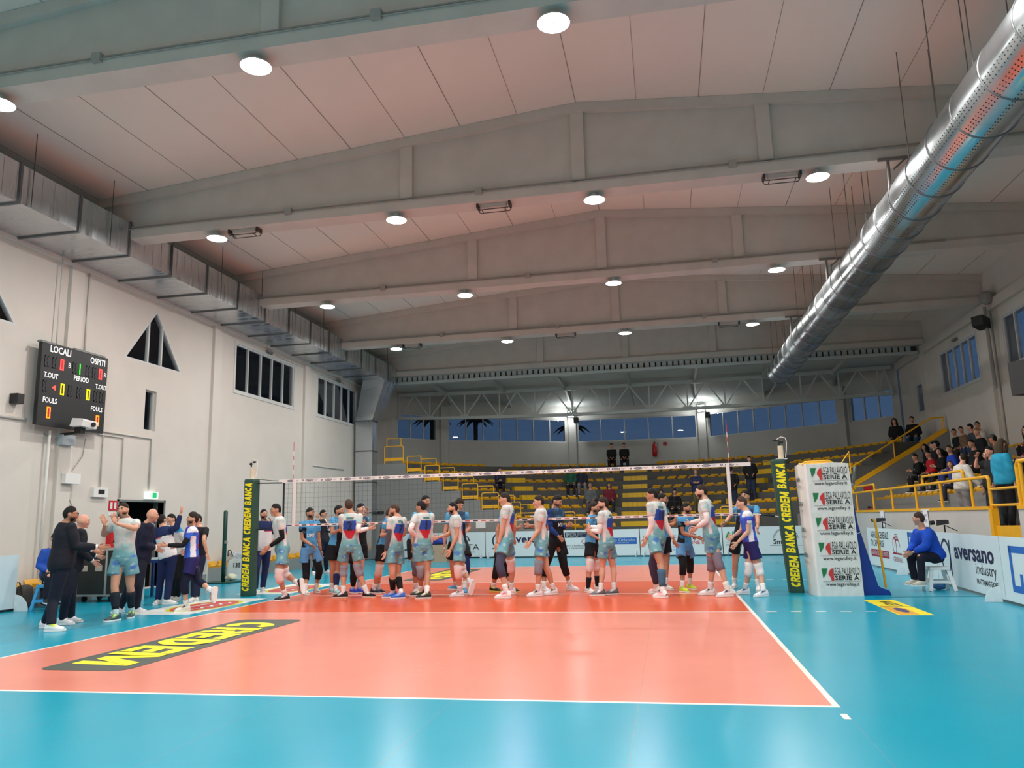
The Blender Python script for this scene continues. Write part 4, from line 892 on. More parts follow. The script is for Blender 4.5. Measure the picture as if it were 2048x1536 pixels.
MB().bar((6.7,-.95,.002),(8.4,-.95,.002),.02,.004).build('floor_cover',pm('dark_teal',(0,90,100),.5),loc=(7.5,-.95,0),label='thin dark seam strip on the floor right of the umpire stand',cat='strip')
# ================================================================ left side furniture
bench_m=pm('bench_grey',(132,136,134),.8,var=.04)
MB().box((XL+.09,-2.9,0),(-8.95,.55,.36)).box((XL+.09,3.0,0),(-8.95,14.6,.36)).build('bench',bench_m,loc=(-9.2,5,0),label='long grey masonry bench along the foot of the left wall',cat='bench')
n=0; y=-2.7
while y<14.4:
    if not .2<y<3.2:
        o=sp_.copy(); COL.objects.link(o); o.location=(-9.18,y,.361); o.rotation_euler=(0,0,PI/2); o.scale=(1.1,1,1); tag(o,'yellow seat on the grey bench along the left wall, %s from its near end'%ordn(n),'seat','yellow bench seats on the left'); n+=1
    y+=.53
# flight case
r=thing('flight_case','black wheeled flight case with aluminium edges behind the clapping player','case',(-8.3,-.8,.0)); x0,x1,y0,y1,z0,z1=-8.72,-7.86,-1.15,-.5,.14,1.06
fc=pm('case_black',(30,38,38),.6,var=.08); al=pm('case_aluminium',(190,192,190),.35,metal=.6,var=.03)
MB().box((x0,y0,z0),(x1,y1,z1)).build('body',fc,r)
e=MB()
for a in(x0,x1):
    for c in(y0,y1): e.box((a-.018,c-.018,z0),(a+.018,c+.018,z1))
for z in(z0,z1,):
    for c in(y0,y1): e.box((x0,c-.018,z-.018),(x1,c+.018,z+.018))
    for a in(x0,x1): e.box((a-.018,y0,z-.018),(a+.018,y1,z+.018))
e.box((x1-.20,y0-.02,z0),(x1-.16,y0,z1)).build('edge',al,r)
for xx in(x0+.08,x0+.42): MB().box((xx,y0-.012,.62),(xx+.16,y0-.002,.74)).box((xx+.02,y0-.018,.64),(xx+.14,y0-.010,.72)).build('handle',al,r)
for xx in(x0+.12,x1-.12):
    for yy_ in(y0+.1,y1-.1): MB().tube([(xx-.02,yy_,.065),(xx+.02,yy_,.065)],.065,14).box((xx-.03,yy_-.03,.06),(xx+.03,yy_+.03,.14)).build('wheel',blackc,r)
# folding table with blue frame
r=thing('folding_table','table with blue legs and white top beside the dark suited bald man','table',(-6.9,-1.0,0)); tb=pm('table_blue',(26,60,120),.4)
MB().box((-7.88,-.40,.80),(-7.0,.1,.83)).build('top',brd,r)
for xx in(-7.83,-7.05):
    for yy_ in(-.35,.05): MB().box((xx-.025,yy_-.025,0.001),(xx+.025,yy_+.025,.80)).build('leg',tb,r)
MB().box((-7.85,-.40,.74),(-7.03,-.36,.80)).build('apron',tb,r)
r=thing('chair','pale grey plastic chair seen through the table legs','chair',(-7.2,.5,0)); gp=pm('chair_pale',(200,198,190),.5)
MB().box((-7.4,.3,.42),(-6.95,.75,.46)).build('seat',gp,r); MB().box((-7.4,.71,.46),(-6.95,.75,.85)).build('backrest',gp,r)
for a in(-7.38,-6.99):
    for c in(.32,.71): MB().box((a,c,0.001),(a+.04,c+.04,.42)).build('leg',gp,r)
def stool(label,c,h,w,m,tn=.06):
    x,y=c; r=thing('stool',label,'stool',(x,y,0)); s_=w/2
    MB().prism([(x-s_*.8,y-s_*.8,h-.05),(x+s_*.8,y-s_*.8,h-.05),(x+s_*.8,y+s_*.8,h-.05),(x-s_*.8,y+s_*.8,h-.05)],(0,0,.05)).build('seat',m,r)
    for a in(-1,1):
        for b_ in(-1,1): MB().bar((x+a*s_*.65,y+b_*s_*.65,h-.05),(x+a*s_,y+b_*s_,.002),tn,tn*.6,up=(0,1,0)).build('leg',m,r)
    q=MB()
    for a,b_ in(((-1,-1),(1,-1)),((1,-1),(1,1)),((1,1),(-1,1)),((-1,1),(-1,-1))): q.bar((x+a[0]*s_*.86,y+a[1]*s_*.86,h*.38),(x+b_[0]*s_*.86,y+b_[1]*s_*.86,h*.38),.02,.05)
    q.build('stretcher',m,r); return r
stool('light blue plastic stool behind the large man in the dark suit',(-8.2,-2.45),.47,.40,pm('stool_blue',(60,160,215),.4))
stool('white plastic stool under the official in the blue jacket',(8.08,.22),.42,.42,pm('stool_white',(222,226,226),.4))
MB().ell((8.1,.30,.07),.12,.08,.07,12,8,fn=lambda d:1+.2*math.sin(6*d.x)*math.cos(5*d.z)).build('bag',pm('bag_blue',(60,110,160),.5,var=.2),loc=(8.1,.35,0),label='crumpled blue bag on the floor under the white stool',cat='bag')
# bags and small items
def blob(name,label,cat,c,r3,m,fn=None): 
    f=fn or (lambda d:1+.10*math.sin(5*d.x+3*d.z)+.08*math.sin(7*d.y)); MB().ell(c,*r3,20,14,fn=f).build(name,m,loc=(c[0],c[1],c[2]-r3[2]),smooth=True,label=label,cat=cat)
def bag(label,c,r3,m,col2=None):
    r=thing('bag',label,'bag',(c[0],c[1],c[2]-r3[2])); MB().ell(c,*r3,20,14,fn=lambda d:(abs(d.x)**4+abs(d.y)**4+abs(d.z)**4)**-.25).build('body',m,r,smooth=True)
    MB().tube([(c[0]-r3[0]*.6,c[1]-r3[1],c[2]+r3[2]*.3),(c[0]-r3[0]*.3,c[1]-r3[1]*1.2,c[2]+r3[2]*1.25),(c[0]+r3[0]*.3,c[1]-r3[1]*1.2,c[2]+r3[2]*1.25),(c[0]+r3[0]*.6,c[1]-r3[1],c[2]+r3[2]*.3)],.014,8).build('strap',blackc,r)
    MB().box((c[0]-r3[0]*.6,c[1]-r3[1]-.02,c[2]-r3[2]*.5),(c[0]+r3[0]*.6,c[1]-r3[1]+.02,c[2]+r3[2]*.2)).build('pocket',m,r)
bag('grey and navy backpack on the floor beside the blue stool',(-8.62,-1.9,.26),(.2,.16,.24),pm('bag_navy',(40,44,56),.7,var=.2)); bag('dark rucksack leaning on the bench at the far left',(-8.78,-2.42,.24),(.12,.14,.22),pm('bag_brown',(66,58,52),.7,var=.2))
MB().ell((-8.62,-1.92,.56),.06,.06,.06,12,8).build('ball',pm('ball_yellow',(200,170,40),.6),loc=(-8.65,-2.1,.46),label='small yellow ball on top of the backpack beside the blue stool',cat='ball',smooth=True)
bag('black shoulder bag on the yellow bench seats left of the green pole',(-9.1,3.35,.62),(.16,.26,.16),pm('bag_black',(30,30,32),.7,var=.1)); bag('clear plastic bag with bottles on the bench right of the green pole',(-9.15,5.6,.58),(.13,.26,.17),pm('clear_bag',(180,184,186),.35,var=.5,scale=22))
blob('jacket_pile','black jacket lying on the far board near the middle left','jacket',(-5.1,15.05,1.06),(.45,.14,.09),pm('jacket_black',(20,20,22),.8))
# green practice pole, water bottles
r=thing('free_pole','dark green metal pole standing on a base plate by the left wall','pole',(-8.35,3.7,0)); MB().tube([(-8.35,3.7,.03),(-8.35,3.7,1.86),(-8.35,3.7,1.9)],[.055,.055,.03],16).build('shaft',pm('pole_green',(16,66,56),.4),r,smooth=True); MB().box((-8.75,3.35,0.001),(-7.95,4.05,.03)).build('base_plate',MATS['pole_green'],r); MB().box((-8.31,3.62,1.02),(-8.25,3.70,1.1)).build('hook',al,r)
r=thing('score_sheet_sign','white rounded panel with number 135 standing by the bench','sign',(-8.45,4.6,0)); MB().prism(rrect(-8.75,0,-8.15,.52,.12,0)and[(x,4.6,y+.02) for x,y,_ in rrect(-8.78,0,-8.12,.55,.14,0)],(0,.03,0)).build('panel',swh,r); t=MB(); t.text('135',(-8.5,4.595,.40),(1,0,0),(0,0,1),.17,bold=.02); t.build('lettering',ts[0],r)
blob('towel','crumpled cream towel at the foot of the green pole','towel',(-8.12,3.72,.145),(.15,.16,.09),pm('towel_cream',(196,200,176),.9))
# chairs and box by the duct shaft
for i,(x,y) in enumerate(((-6.9,12.6),(-6.2,12.9))):
    r=thing('chair','dark blue folding chair %s by the duct shaft'%('on the left' if i==0 else 'on the right'),'chair',(x,y,0)); cb=pm('chair_navy',(20,34,84),.6)
    MB().box((x-.22,y-.2,.43),(x+.22,y+.2,.47)).build('seat',cb,r); MB().box((x-.22,y+.16,.5),(x+.22,y+.2,.88)).build('backrest',cb,r)
    for a in(-.2,.2):
        for c in(-.18,.18): MB().tube([(x+a,y+c,.43),(x+a*1.1,y+c*1.3,.002)],.012,6).build('leg',al,r)
MB().box((-5.75,12.6,.0),(-4.75,13.2,.62)).build('cardboard_box',pm('cardboard',(170,150,126),.85),loc=(-5.2,12.9,0),label='tan cardboard box behind the players near the duct shaft',cat='box')
blob('jacket_pile','blue clothing heaped on the cardboard box','jacket',(-5.2,12.85,.74),(.42,.22,.14),pm('cloth_royal',(30,60,150),.8))
# camera tripods, speaker, banners, scorer items
def tripod(label,c,h,cam=True):
    x,y,z=c; r=thing('camera_tripod',label,'camera',c)
    for a in(90,210,330):
        t=math.radians(a); MB().tube([(x,y,z+h*.72),(x+.3*math.cos(t),y+.3*math.sin(t),z)],.014,6).build('leg',blackc,r)
    MB().tube([(x,y,z+h*.6),(x,y,z+h)],.016,8).tube([(x,y,z+h),(x+.22,y-.05,z+h-.12)],.010,6).build('column',blackc,r)
    if cam: MB().obox((x-.03,y,z+h+.05),(.11,.0,.015),(0,.04,0),(0,0,.04)).box((x-.14,y-.02,z+h+.08),(x+.06,y+.02,z+h+.11)).build('camera',pm('camera_body',(46,46,50),.5),r); MB().tube([(x-.19,y,z+h+.06),(x-.27,y,z+h+.05)],.045,10).build('lens',blk,r)
tripod('video camera on a tripod right of the seated official\'s head',(8.95,2.3,0.0),1.12); tripod('small camera on a tripod behind the umpire stand',(9.0,7.3,0.0),1.15)
r=thing('loudspeaker','black loudspeaker on a pole at the right edge of the photo','speaker',(10.0,.1,1.0)); MB().obox((10.0,.1,3.80),(.2,.1,0),(-.1,.2,0),(0,0,.31)).build('cabinet',pm('black_plastic'),r); MB().tube([(10.1,.1,3.5),(10.1,.1,1.02)],.022,8).build('pole',blackc,r)
for a in(90,210,330): t=math.radians(a); MB().tube([(10.1,.1,1.5),(10.12+.2*math.cos(t),.1+.2*math.sin(t),1.01)],.012,6).build('leg',blackc,r)
for x,y,z,l in((XP-.022,8.35,1.0,'small white paper banner hanging on the parapet behind the umpire stand'),(XP-.022,4.55,1.05,'small white paper banner hanging on the parapet behind the video camera')):
    r=thing('paper_banner',l,'banner',(x,y,z)); MB().box((x,y-.17,z),(x+.006,y+.17,1.45)).box((x-.002,y-.3,1.43),(x+.02,y+.3,1.455)).build('sheet',pm('paper',(226,228,232),.8,var=0),r); MB().box((x-.002,y-.08,z+.1),(x,y+.08,z+.18)).box((x-.002,y-.08,z+.24),(x,y+.08,z+.3)).build('print',pm('lilac_ink',(170,170,200),.8,var=0),r)
wbox('notice','white paper notice on the end wall left of the stand','notice',(-4.35,YC-.05,1.15),(-3.95,YC-.035,1.45)); wbox('notice','white paper notice behind the curly haired player\'s neighbour','notice',(-2.2,16.15,1.25),(-1.7,16.17,1.62))
# reflection-side outdoor bits: tree and arch seen through the far windows
Z_=Vector((0,0,1))
tg=pm('tree_dark',(26,40,40),.9,var=.3)
for i,(x,y,z) in enumerate(((-11.5,33,8.0),(-2.9,38,7.6),(-9.3,36,8.2))):
    r=thing('palm_tree','dark palm outside the %s'%('leftmost bay of the far windows','second bay of the far windows','far windows beside the left column')[i],'tree',(x,y,0)); c=MB()
    for k in range(11):
        a=2*PI*k/11+.3*i; d=Vector((math.cos(a),math.sin(a),0)); q=[Vector((x,y,z))+d*(1.3*t)+Z_*( .35*math.sin(t*2.4)-.5*t*t) for t in(0,.25,.5,.75,1)]; w=Vector((-d.y,d.x,0))
        for m in range(4): 
            wa,wb=(.05,.16,.18,.13,.02)[m],(.05,.16,.18,.13,.02)[m+1]
            c.add([q[m]-w*wa-Z_*wa*.6,q[m]+Z_*.02,q[m]+w*wa-Z_*wa*.6,q[m+1]-w*wb-Z_*wb*.6,q[m+1]+Z_*.02,q[m+1]+w*wb-Z_*wb*.6],[(0,1,4,3),(1,2,5,4)])
    c.build('crown',tg,r); MB().tube([(x,y,0),(x,y,z)],.15,8).build('trunk',tg,r)
# ================================================================ people
Z3=Vector((0,0,1))
skin_m=attr_mat('skin',.55,.03,30,.4); cloth_m=attr_mat('cloth',.8,.35,7); hair_m=attr_mat('hair_strands',.7,.6,60); shoe_m=attr_mat('shoe_upper',.5,.1,20); knit_m=attr_mat('knit',.85,.2,40)
def remesh(mb,vox,it=2):
    me=bpy.data.meshes.new('r'); me.from_pydata([tuple(v) for v in mb.v],[],mb.f); ob=bpy.data.objects.new('r',me); COL.objects.link(ob)
    m=ob.modifiers.new('a','REMESH'); m.mode='VOXEL'; m.voxel_size=vox; m.use_smooth_shade=True
    q=ob.modifiers.new('b','SMOOTH'); q.factor=.5; q.iterations=it
    dg=bpy.context.evaluated_depsgraph_get(); ne=bpy.data.meshes.new_from_object(ob.evaluated_get(dg))
    r=([v.co.copy() for v in ne.vertices],[tuple(p.vertices) for p in ne.polygons])
    bpy.data.objects.remove(ob); bpy.data.meshes.remove(me); bpy.data.meshes.remove(ne); return r
def cobj(name,vs,fs,cols,mat,parent=None,loc=None,label=None,cat=None,group=None):
    mb=MB(); mb.v=vs; mb.f=fs; mb.m=[0]*len(fs)
    o=mb.build(name,mat,parent,loc,smooth=True,label=label,cat=cat,group=group)
    a=o.data.color_attributes.new('Col','FLOAT_COLOR','POINT')
    if callable(cols): cols=[cols(v) for v in vs]
    elif isinstance(cols,tuple): cols=[cols]*len(vs)
    fl=[]
    for c in cols: fl+=[c[0],c[1],c[2],1.0]
    a.data.foreach_set('color',fl); return o
def lerp(a,b,t): return a+(b-a)*t
def mixc(a,b,t): t=max(0,min(1,t)); return tuple(x+(y-x)*t for x,y in zip(a,b))
def loft(mb,rings,n=14):
    vs=[];fs=[]
    for c,u,v in rings:
        for k in range(n): a=2*PI*k/n; vs.append(c+u*math.cos(a)+v*math.sin(a))
    for i in range(len(rings)-1):
        for k in range(n): fs.append((i*n+k,i*n+(k+1)%n,(i+1)*n+(k+1)%n,(i+1)*n+k))
    fs+=[tuple(range(n))[::-1],tuple(range((len(rings)-1)*n,len(rings)*n))]
    mb.add(vs,fs)
def headpt(d,k=1.):
    x,y,z=.077*d.x,.096*d.y,.120*d.z
    if z<0:
        q=-d.z; x*=1-.34*q**1.4; y*= (1-.08*q) if d.y>0 else (1-.42*q**1.1)
    else: y*=1-.05*d.z
    return Vector((x,y,z))*k
def sphere_dirs(n,m):
    out=[]
    for j in range(m+1):
        t=PI*j/m
        for k in range(n): a=2*PI*k/n; out.append(Vector((math.sin(t)*math.cos(a),math.sin(t)*math.sin(a),math.cos(t))))
    fs=[(j*n+k,(j+1)*n+k,(j+1)*n+(k+1)%n,j*n+(k+1)%n) for j in range(m) for k in range(n)]
    return out,fs
class Sk: pass
def parse(key):
    s,h,hh,st_=PJ[key]; J=[Vector([float(q) for q in v.split(',')]) for v in st_.split()]
    k=Sk(); k.s=s; k.h=Vector(h+(0,)).normalized(); k.hh=Vector(hh+(0,)).normalized()
    (k.H,k.N,k.P,k.ls,k.le,k.lw,k.rs,k.re,k.rw,k.lh,k.lk,k.la,k.lt,k.rh,k.rk,k.ra,k.rt)=J; k.fat=1.; return k
def frames(k):
    k.up=(k.N-k.P).normalized(); k.lat=(k.ls-k.rs).normalized(); k.lat=(k.lat-k.up*k.lat.dot(k.up)).normalized(); k.fw=k.lat.cross(k.up).normalized()
    hu=((k.H-k.N).normalized()*.45+Z3).normalized(); f=(k.hh-hu*k.hh.dot(hu)).normalized()
    if getattr(k,'nod',0): f=(f-hu*k.nod).normalized(); hu=(hu-f*hu.dot(f)).normalized()
    k.hm=Matrix((f.cross(hu),f,hu)).transposed()      # columns: right... local x = lateral
    k.L=(k.N-k.P).length
TR=[(-.17,.085,.085),(-.06,.150,.110),(.08,.160,.115),(.22,.146,.106),(.40,.138,.102),(.58,.152,.112),(.75,.168,.122),(.88,.160,.106),(.96,.128,.090),(1.03,.082,.072),(1.09,.062,.062)]
def torso(mb,k,infl=0.,t0=-.2,t1=1.1,flare=0.):
    R=[]; s=k.s
    for t,a,b in TR:
        if t<t0-.001 or t>t1: continue
        f=1+(k.fat-1)*math.exp(-((t-.33)/.3)**2)
        c=k.P+k.up*k.L*t
        if k.fat>1: c=c+k.fw*(.5*(f-1)*b)
        e=infl+flare*max(0,(.4-t))
        R.append((c,k.lat*(a*(1+(f-1)*.7)+e)*s,k.fw*(b*f+e)*s))
    loft(mb,R)
def limb(mb,pts,rad,k): mb.tube(pts,[r*k.s for r in rad],10); 
def seg(a,b,ts): return [a+(b-a)*t for t in ts]
def hand(mb,W,E,k,side,curl=.35,seed=0):
    s=k.s; d=(W-E).normalized()
    sd=(Z3*(1-abs(d.z))+k.h*(abs(d.z)*1.2+.05)); sd=(sd-d*sd.dot(d)).normalized(); nrm=d.cross(sd)*side    # palm faces the body midline
    W2=W+d*.01*s
    if getattr(k,'hdir',None): d=Vector(k.hdir).normalized(); sd=Vector(k.hsd); sd=(sd-d*sd.dot(d)).normalized(); nrm=d.cross(sd)*side
    m3=Matrix((sd,nrm,d)).transposed()
    mb.ell(W2+d*.05*s,.040*s,.016*s,.056*s,10,6,rot=m3)
    for i,(o,l) in enumerate(((.030,.074),(.011,.082),(-.009,.076),(-.028,.060))):
        b=W2+d*.088*s+sd*o*s; cu=curl*(.8+.25*i)+.06*((seed+i)%3); sp=sd*(o*1.6+.004*((seed*3+i)%3))
        p1=b+(d*math.cos(cu*.5)+nrm*math.sin(cu*.5)+sp)*l*.5*s; p2=p1+(d*math.cos(cu*1.5)+nrm*math.sin(cu*1.5)+sp)*l*.5*s
        mb.tube([b-d*.02*s,b,p1,p2,p2+(p2-p1).normalized()*.004*s],[.009*s,.0095*s,.009*s,.0078*s,.004*s],6)
    b=W2+d*.025*s+sd*.028*s; p1=b+(sd*.75+d*.7+nrm*.25).normalized()*.038*s; p2=p1+(sd*.35+d*.9+nrm*.3).normalized()*.032*s
    mb.tube([b,p1,p2,p2+(p2-p1).normalized()*.004*s],[.013*s,.0115*s,.0095*s,.005*s],6)
def body(k,label,group=None,vox=.0135,skin=(198,148,122),glasses=False,beard=None,browc=(40,30,26),cat='person'):
    s=k.s; mb=MB(); torso(mb,k)
    nb=k.P+k.up*k.L*.93
    hb=k.H+k.hm@Vector((0,-.012,-.06))*s
    mb.tube([nb,k.P+k.up*k.L*1.0,hb,hb+(k.H-hb)*.5],[.066*s,.060*s,.056*s,.05*s],12)
    for a,e,w in((k.ls,k.le,k.lw),(k.rs,k.re,k.rw)):
        mb.ell(a,.058*s,.058*s,.058*s,10,7)
        limb(mb,seg(a,e,(0,.35,.8,1))+seg(e,w,(.0,.3,.75,1)),(.050,.052,.043,.041,.041,.043,.031,.027),k); mb.ell(w,.027*s,.027*s,.027*s,8,5)
    for a,n,f,t in((k.lh,k.lk,k.la,k.lt),(k.rh,k.rk,k.ra,k.rt)):
        limb(mb,seg(a,n,(-.05,.25,.6,.92,1.0)),(.088,.092,.078,.062,.058),k); mb.ell(n,.058*s,.058*s,.058*s,10,7)
        b=(f-n).normalized().cross(k.lat); b=b if b.dot(k.fw)<0 else -b
        q=seg(n,f,(0,.3,.65,1)); q[1]+=b*.012*s
        limb(mb,q,(.056,.060,.044,.036),k)
        t=t.normalized(); mb.tube([f-t*.03*s,f+t*.04*s-Z3*.03*s,f+t*.12*s-Z3*.05*s],[.034*s,.034*s,.026*s],8)
    D,F=sphere_dirs(20,16); mb.add([k.H+k.hm@headpt(d)*s for d in D],F)
    E=lambda p,r:(lambda: mb.ell(k.H+k.hm@Vector(p)*s,r[0]*s,r[1]*s,r[2]*s,10,7,rot=k.hm))()
    mb.tube([k.H+k.hm@Vector(p)*s for p in((0,.090,.026),(0,.104,.002),(0,.113,-.018),(0,.098,-.028))],[.009*s,.012*s,.016*s,.012*s],8)
    E((0,.080,-.092),(.030,.022,.022)); E((0,.086,.034),(.052,.014,.011)); E((0,.090,-.052),(.026,.013,.014))
    for e in(-1,1): E((e*.078,-.006,-.004),(.010,.020,.032)); E((e*.045,.068,-.018),(.022,.02,.02))
    vs,fs=remesh(mb,vox*s)
    sk=s2l(skin); dark=tuple(x*.72 for x in sk)
    cols=[]
    inv=k.hm.transposed()
    bc=s2l(beard) if beard else None
    for v in vs:
        q=inv@((v-k.H)/s); c=sk
        if q.length<.16:
            if beard and q.z<-.034 and q.y>.0 and not(q.y>.085 and abs(q.x)<.02 and -.062<q.z<-.045) and not (q.z>-.036 and q.y>.088): c=mixc(sk,bc,.7)
            if q.z>.07 or q.y<-.02: c=mixc(c,sk,.5)
        cols.append(c)
    ex=MB()
    def add(fn,col):
        n0=len(ex.v); fn(); cols.extend([s2l(col)]*(len(ex.v)-n0))
    XP_=lambda p:k.H+k.hm@Vector(p)*s
    hd_=lambda W,E_,sd,se: (lambda: hand(ex,W,E_,k,sd,getattr(k,'curl',.35),se))
    add(hd_(k.lw,k.le,-1,1),skin); add(hd_(k.rw,k.re,1,2),skin)
    for e in(-1,1):
        add(lambda:ex.ell(XP_((e*.031,.0905,.016)),.0135*s,.0065*s,.0062*s,8,6,rot=k.hm),(232,226,220))
        add(lambda:ex.ell(XP_((e*.031,.0955,.016)),.006*s,.0035*s,.006*s,8,6,rot=k.hm),(36,24,20))
        add(lambda:ex.ell(XP_((e*.031,.093,.0245)),.015*s,.006*s,.0028*s,8,5,rot=k.hm),tuple(int(x*.55) for x in skin))
        add(lambda:ex.ell(XP_((e*.033,.095,.0375)),.021*s,.006*s,.0042*s,8,5,rot=k.hm),browc)
    add(lambda:ex.ell(XP_((0,.103,-.050)),.021*s,.005*s,.0058*s,10,5,rot=k.hm),(168,96,88)); add(lambda:ex.ell(XP_((0,.1065,-.0495)),.019*s,.0025*s,.0015*s,8,4,rot=k.hm),(96,50,48))
    o=len(vs); vs=vs+[Vector(v) for v in ex.v]; fs=fs+[tuple(o+i for i in f) for f in ex.f]
    base=Vector((k.P.x,k.P.y,min(k.la.z,k.ra.z)-.1))
    r=cobj('person',vs,fs,cols,skin_m,None,base,label,cat,group)
    if glasses:
        g=MB()
        for e in(-1,1): g.tube([XP_((e*.031+.019*math.cos(a*PI/6),.108,.014+.015*math.sin(a*PI/6))) for a in range(13)],.0022*s,5); g.tube([XP_((e*.05,.106,.018)),XP_((e*.082,.06,.018)),XP_((e*.082,0,.012))],.002*s,5)
        g.tube([XP_((-.012,.11,.018)),XP_((.012,.11,.018))],.002*s,5); g.build('glasses',blackc,r)
    return r
def hair(k,r,style='short',col=(30,24,22),seed=0):
    if style=='bald': return
    s=k.s; D,F=sphere_dirs(28,22); rnd=random.Random(seed); ph=[rnd.uniform(0,6) for _ in range(6)]
    vol={'short':1.10,'crop':1.055,'curly':1.16,'quiff':1.12,'long':1.12,'band':1.10,'thin':1.04}[style]; am={'short':.018,'crop':.006,'curly':.05,'quiff':.025,'long':.02,'band':.02,'thin':.004}[style]
    vs=[]
    for d in D:
        th=-.02+.62*d.y if d.y>0 else -.02+.85*d.y
        if style=='long': th=.02+.58*d.y if d.y>0 else -1.2
        if abs(d.x)>.75 and -.25<d.y<.1: th=max(th,.10)
        e=(d.z-th)/.11; e=max(0,min(1,e)); e=e*e*(3-2*e)
        top=max(0,d.z)
        nz_=am*(math.sin(14*d.x+ph[0])*math.sin(13*d.y+ph[1])+.6*math.sin(23*d.z+ph[2]+9*d.x))
        rr=vol+nz_; 
        if style in('short','quiff'): rr=1.055+(rr-1.055)*(.15+.85*min(1,top*1.7))
        if style=='quiff' and d.y>.2: rr+=.07*top*d.y
        p=headpt(d,.84+(rr-.84)*e); vs.append(k.H+k.hm@p*s)
    mb=MB(); mb.add(vs,F)
    X=lambda p:k.H+k.hm@Vector(p)*s
    if style=='long':
        pts=[X((0,-.05,.06)),X((0,-.085,0)),X((0,-.095,-.09)),X((0,-.09,-.19)),X((0,-.085,-.28))]; R=[(.075,.05),(.088,.06),(.098,.05),(.095,.04),(.05,.02)]
        loft(mb,[(p,k.hm@Vector((a,0,0))*s,k.hm@Vector((0,b,0))*s) for p,(a,b) in zip(pts,R)])
        for e in(-1,1): mb.tube([X((e*.06,.03,.08)),X((e*.085,.035,.0)),X((e*.085,.04,-.09)),X((e*.075,.05,-.19))],[.02*s,.022*s,.028*s,.016*s],8)
    if style=='band': mb.ell(X((0,-.11,.035)),.045*s,.05*s,.045*s,10,8)
    c=s2l(col); cobj('hair',[Vector(v) for v in mb.v],mb.f,c,hair_m,r)
def beard(k,r,col=(34,26,24),long=0.):
    s=k.s; D,F=sphere_dirs(26,20); vs=[]
    for d in D:
        m=1.0 if (d.z<-.12 and d.y>.0) else 0.
        e=max(0,min(1,(-.26-d.z)/.14))*max(0,min(1,(d.y+.10)/.2))
        if d.y>.86 and abs(d.x)<.30 and -.52<d.z<-.34: e*=.0
        p=headpt(d,.86+(.175+long*.8*max(0,-d.z))*e)
        if long and e>0: p.z-=long*.10*max(0,-d.z)*1.0
        vs.append(k.H+k.hm@p*s)
    cobj('beard',vs,F,s2l(col),hair_m,r)
def tnoise(v): return math.sin(v.x*21+v.z*17)*math.sin(v.y*19-v.z*23)+.5*math.sin(v.x*9-v.z*31+v.y*13)
def coords(k,v): q=v-k.P; return q.dot(k.up)/k.L,q.dot(k.lat)/k.s,q.dot(k.fw)/k.s
c_=lambda *a:s2l(a)
CW,CT,CTB,CPK,CBL,CRD=c_(202,205,203),c_(112,166,172),c_(66,118,200),c_(222,202,200),c_(44,76,160),c_(184,38,54)
def col_white(k):
    def f(v):
        t,u,w=coords(k,v); n=tnoise(v)
        c=mixc(CW,CT,(.42-t)/.26+.25*n) if t<.6 else mixc(CW,CT,.32*max(0,n-.35)*2)
        if n>.75 and t>.3: c=mixc(c,c_(170,210,205),.6)
        if abs(u)>.13 and t<.76 and -.055<w<.0: c=mixc(CPK,CT,(.1-t)*3)
        if w<-.035:
            if .50<t<.80 and abs(u)<.125-.1*max(0,t-.66): c=CBL
            elif .24<t<=.50 and abs(u)<.125*((t-.12)/.38): c=CRD
            elif .82<t<.90 and abs(u)<.07: c=c_(80,120,120)
        return c
    return f
LB,BK,DN=c_(84,156,204),c_(20,22,28),c_(34,62,88)
def col_blue(k,var=0):
    def f(v):
        t,u,w=coords(k,v); n=tnoise(v)
        if var==0:
            c=LB if (abs(u)>.085) else BK
            if t>.80: c=mixc(LB,DN,.5+.6*n)
            if abs(u)>.16 and t>.6: c=LB
            if t<.78 and w<0 and abs(u)<.12: c=BK
        elif var==1:
            c=LB if w>-.02 else mixc(LB,DN,.3)
            if u<-.10 and t<.8: c=BK
            if abs(n)>.9: c=mixc(c,c_(60,130,190),.7)
        else:
            c=BK if t<.62 else mixc(DN,LB,.35*max(0,n))
            if abs(u)>.19 and var==2: c=c_(30,56,120)
            if var==3 and abs(u)>.15: c=LB
        return c
    return f
def col_lib(k):
    def f(v):
        t,u,w=coords(k,v); n=tnoise(v); c=mixc(c_(74,64,186),c_(50,110,214),.5+.8*n)
        if t>.84 and abs(u)>.09: c=c_(236,236,240)
        if abs(u)>.125 and t<.72 and abs(w)<.05: c=c_(228,226,232)
        if w<-.03 and .35<t<.5 and abs(u)<.08: c=c_(216,52,90)
        return c
    return f
def col_flat(rgb,va=.06):
    b=s2l(rgb)
    def f(v): n=tnoise(v)*va; return tuple(x*(1+n) for x in b)
    return f
def col_track(k):
    def f(v):
        t,u,w=coords(k,v); c=c_(28,42,86)
        if t<.66: c=c_(222,220,222)
        if .64<t<.68: c=c_(200,60,70) if u>0 else c_(230,232,230)
        if abs(u)>.18 and t<.95: c=c_(28,42,86) if t>.55 else c_(222,220,222)
        return c
    return f
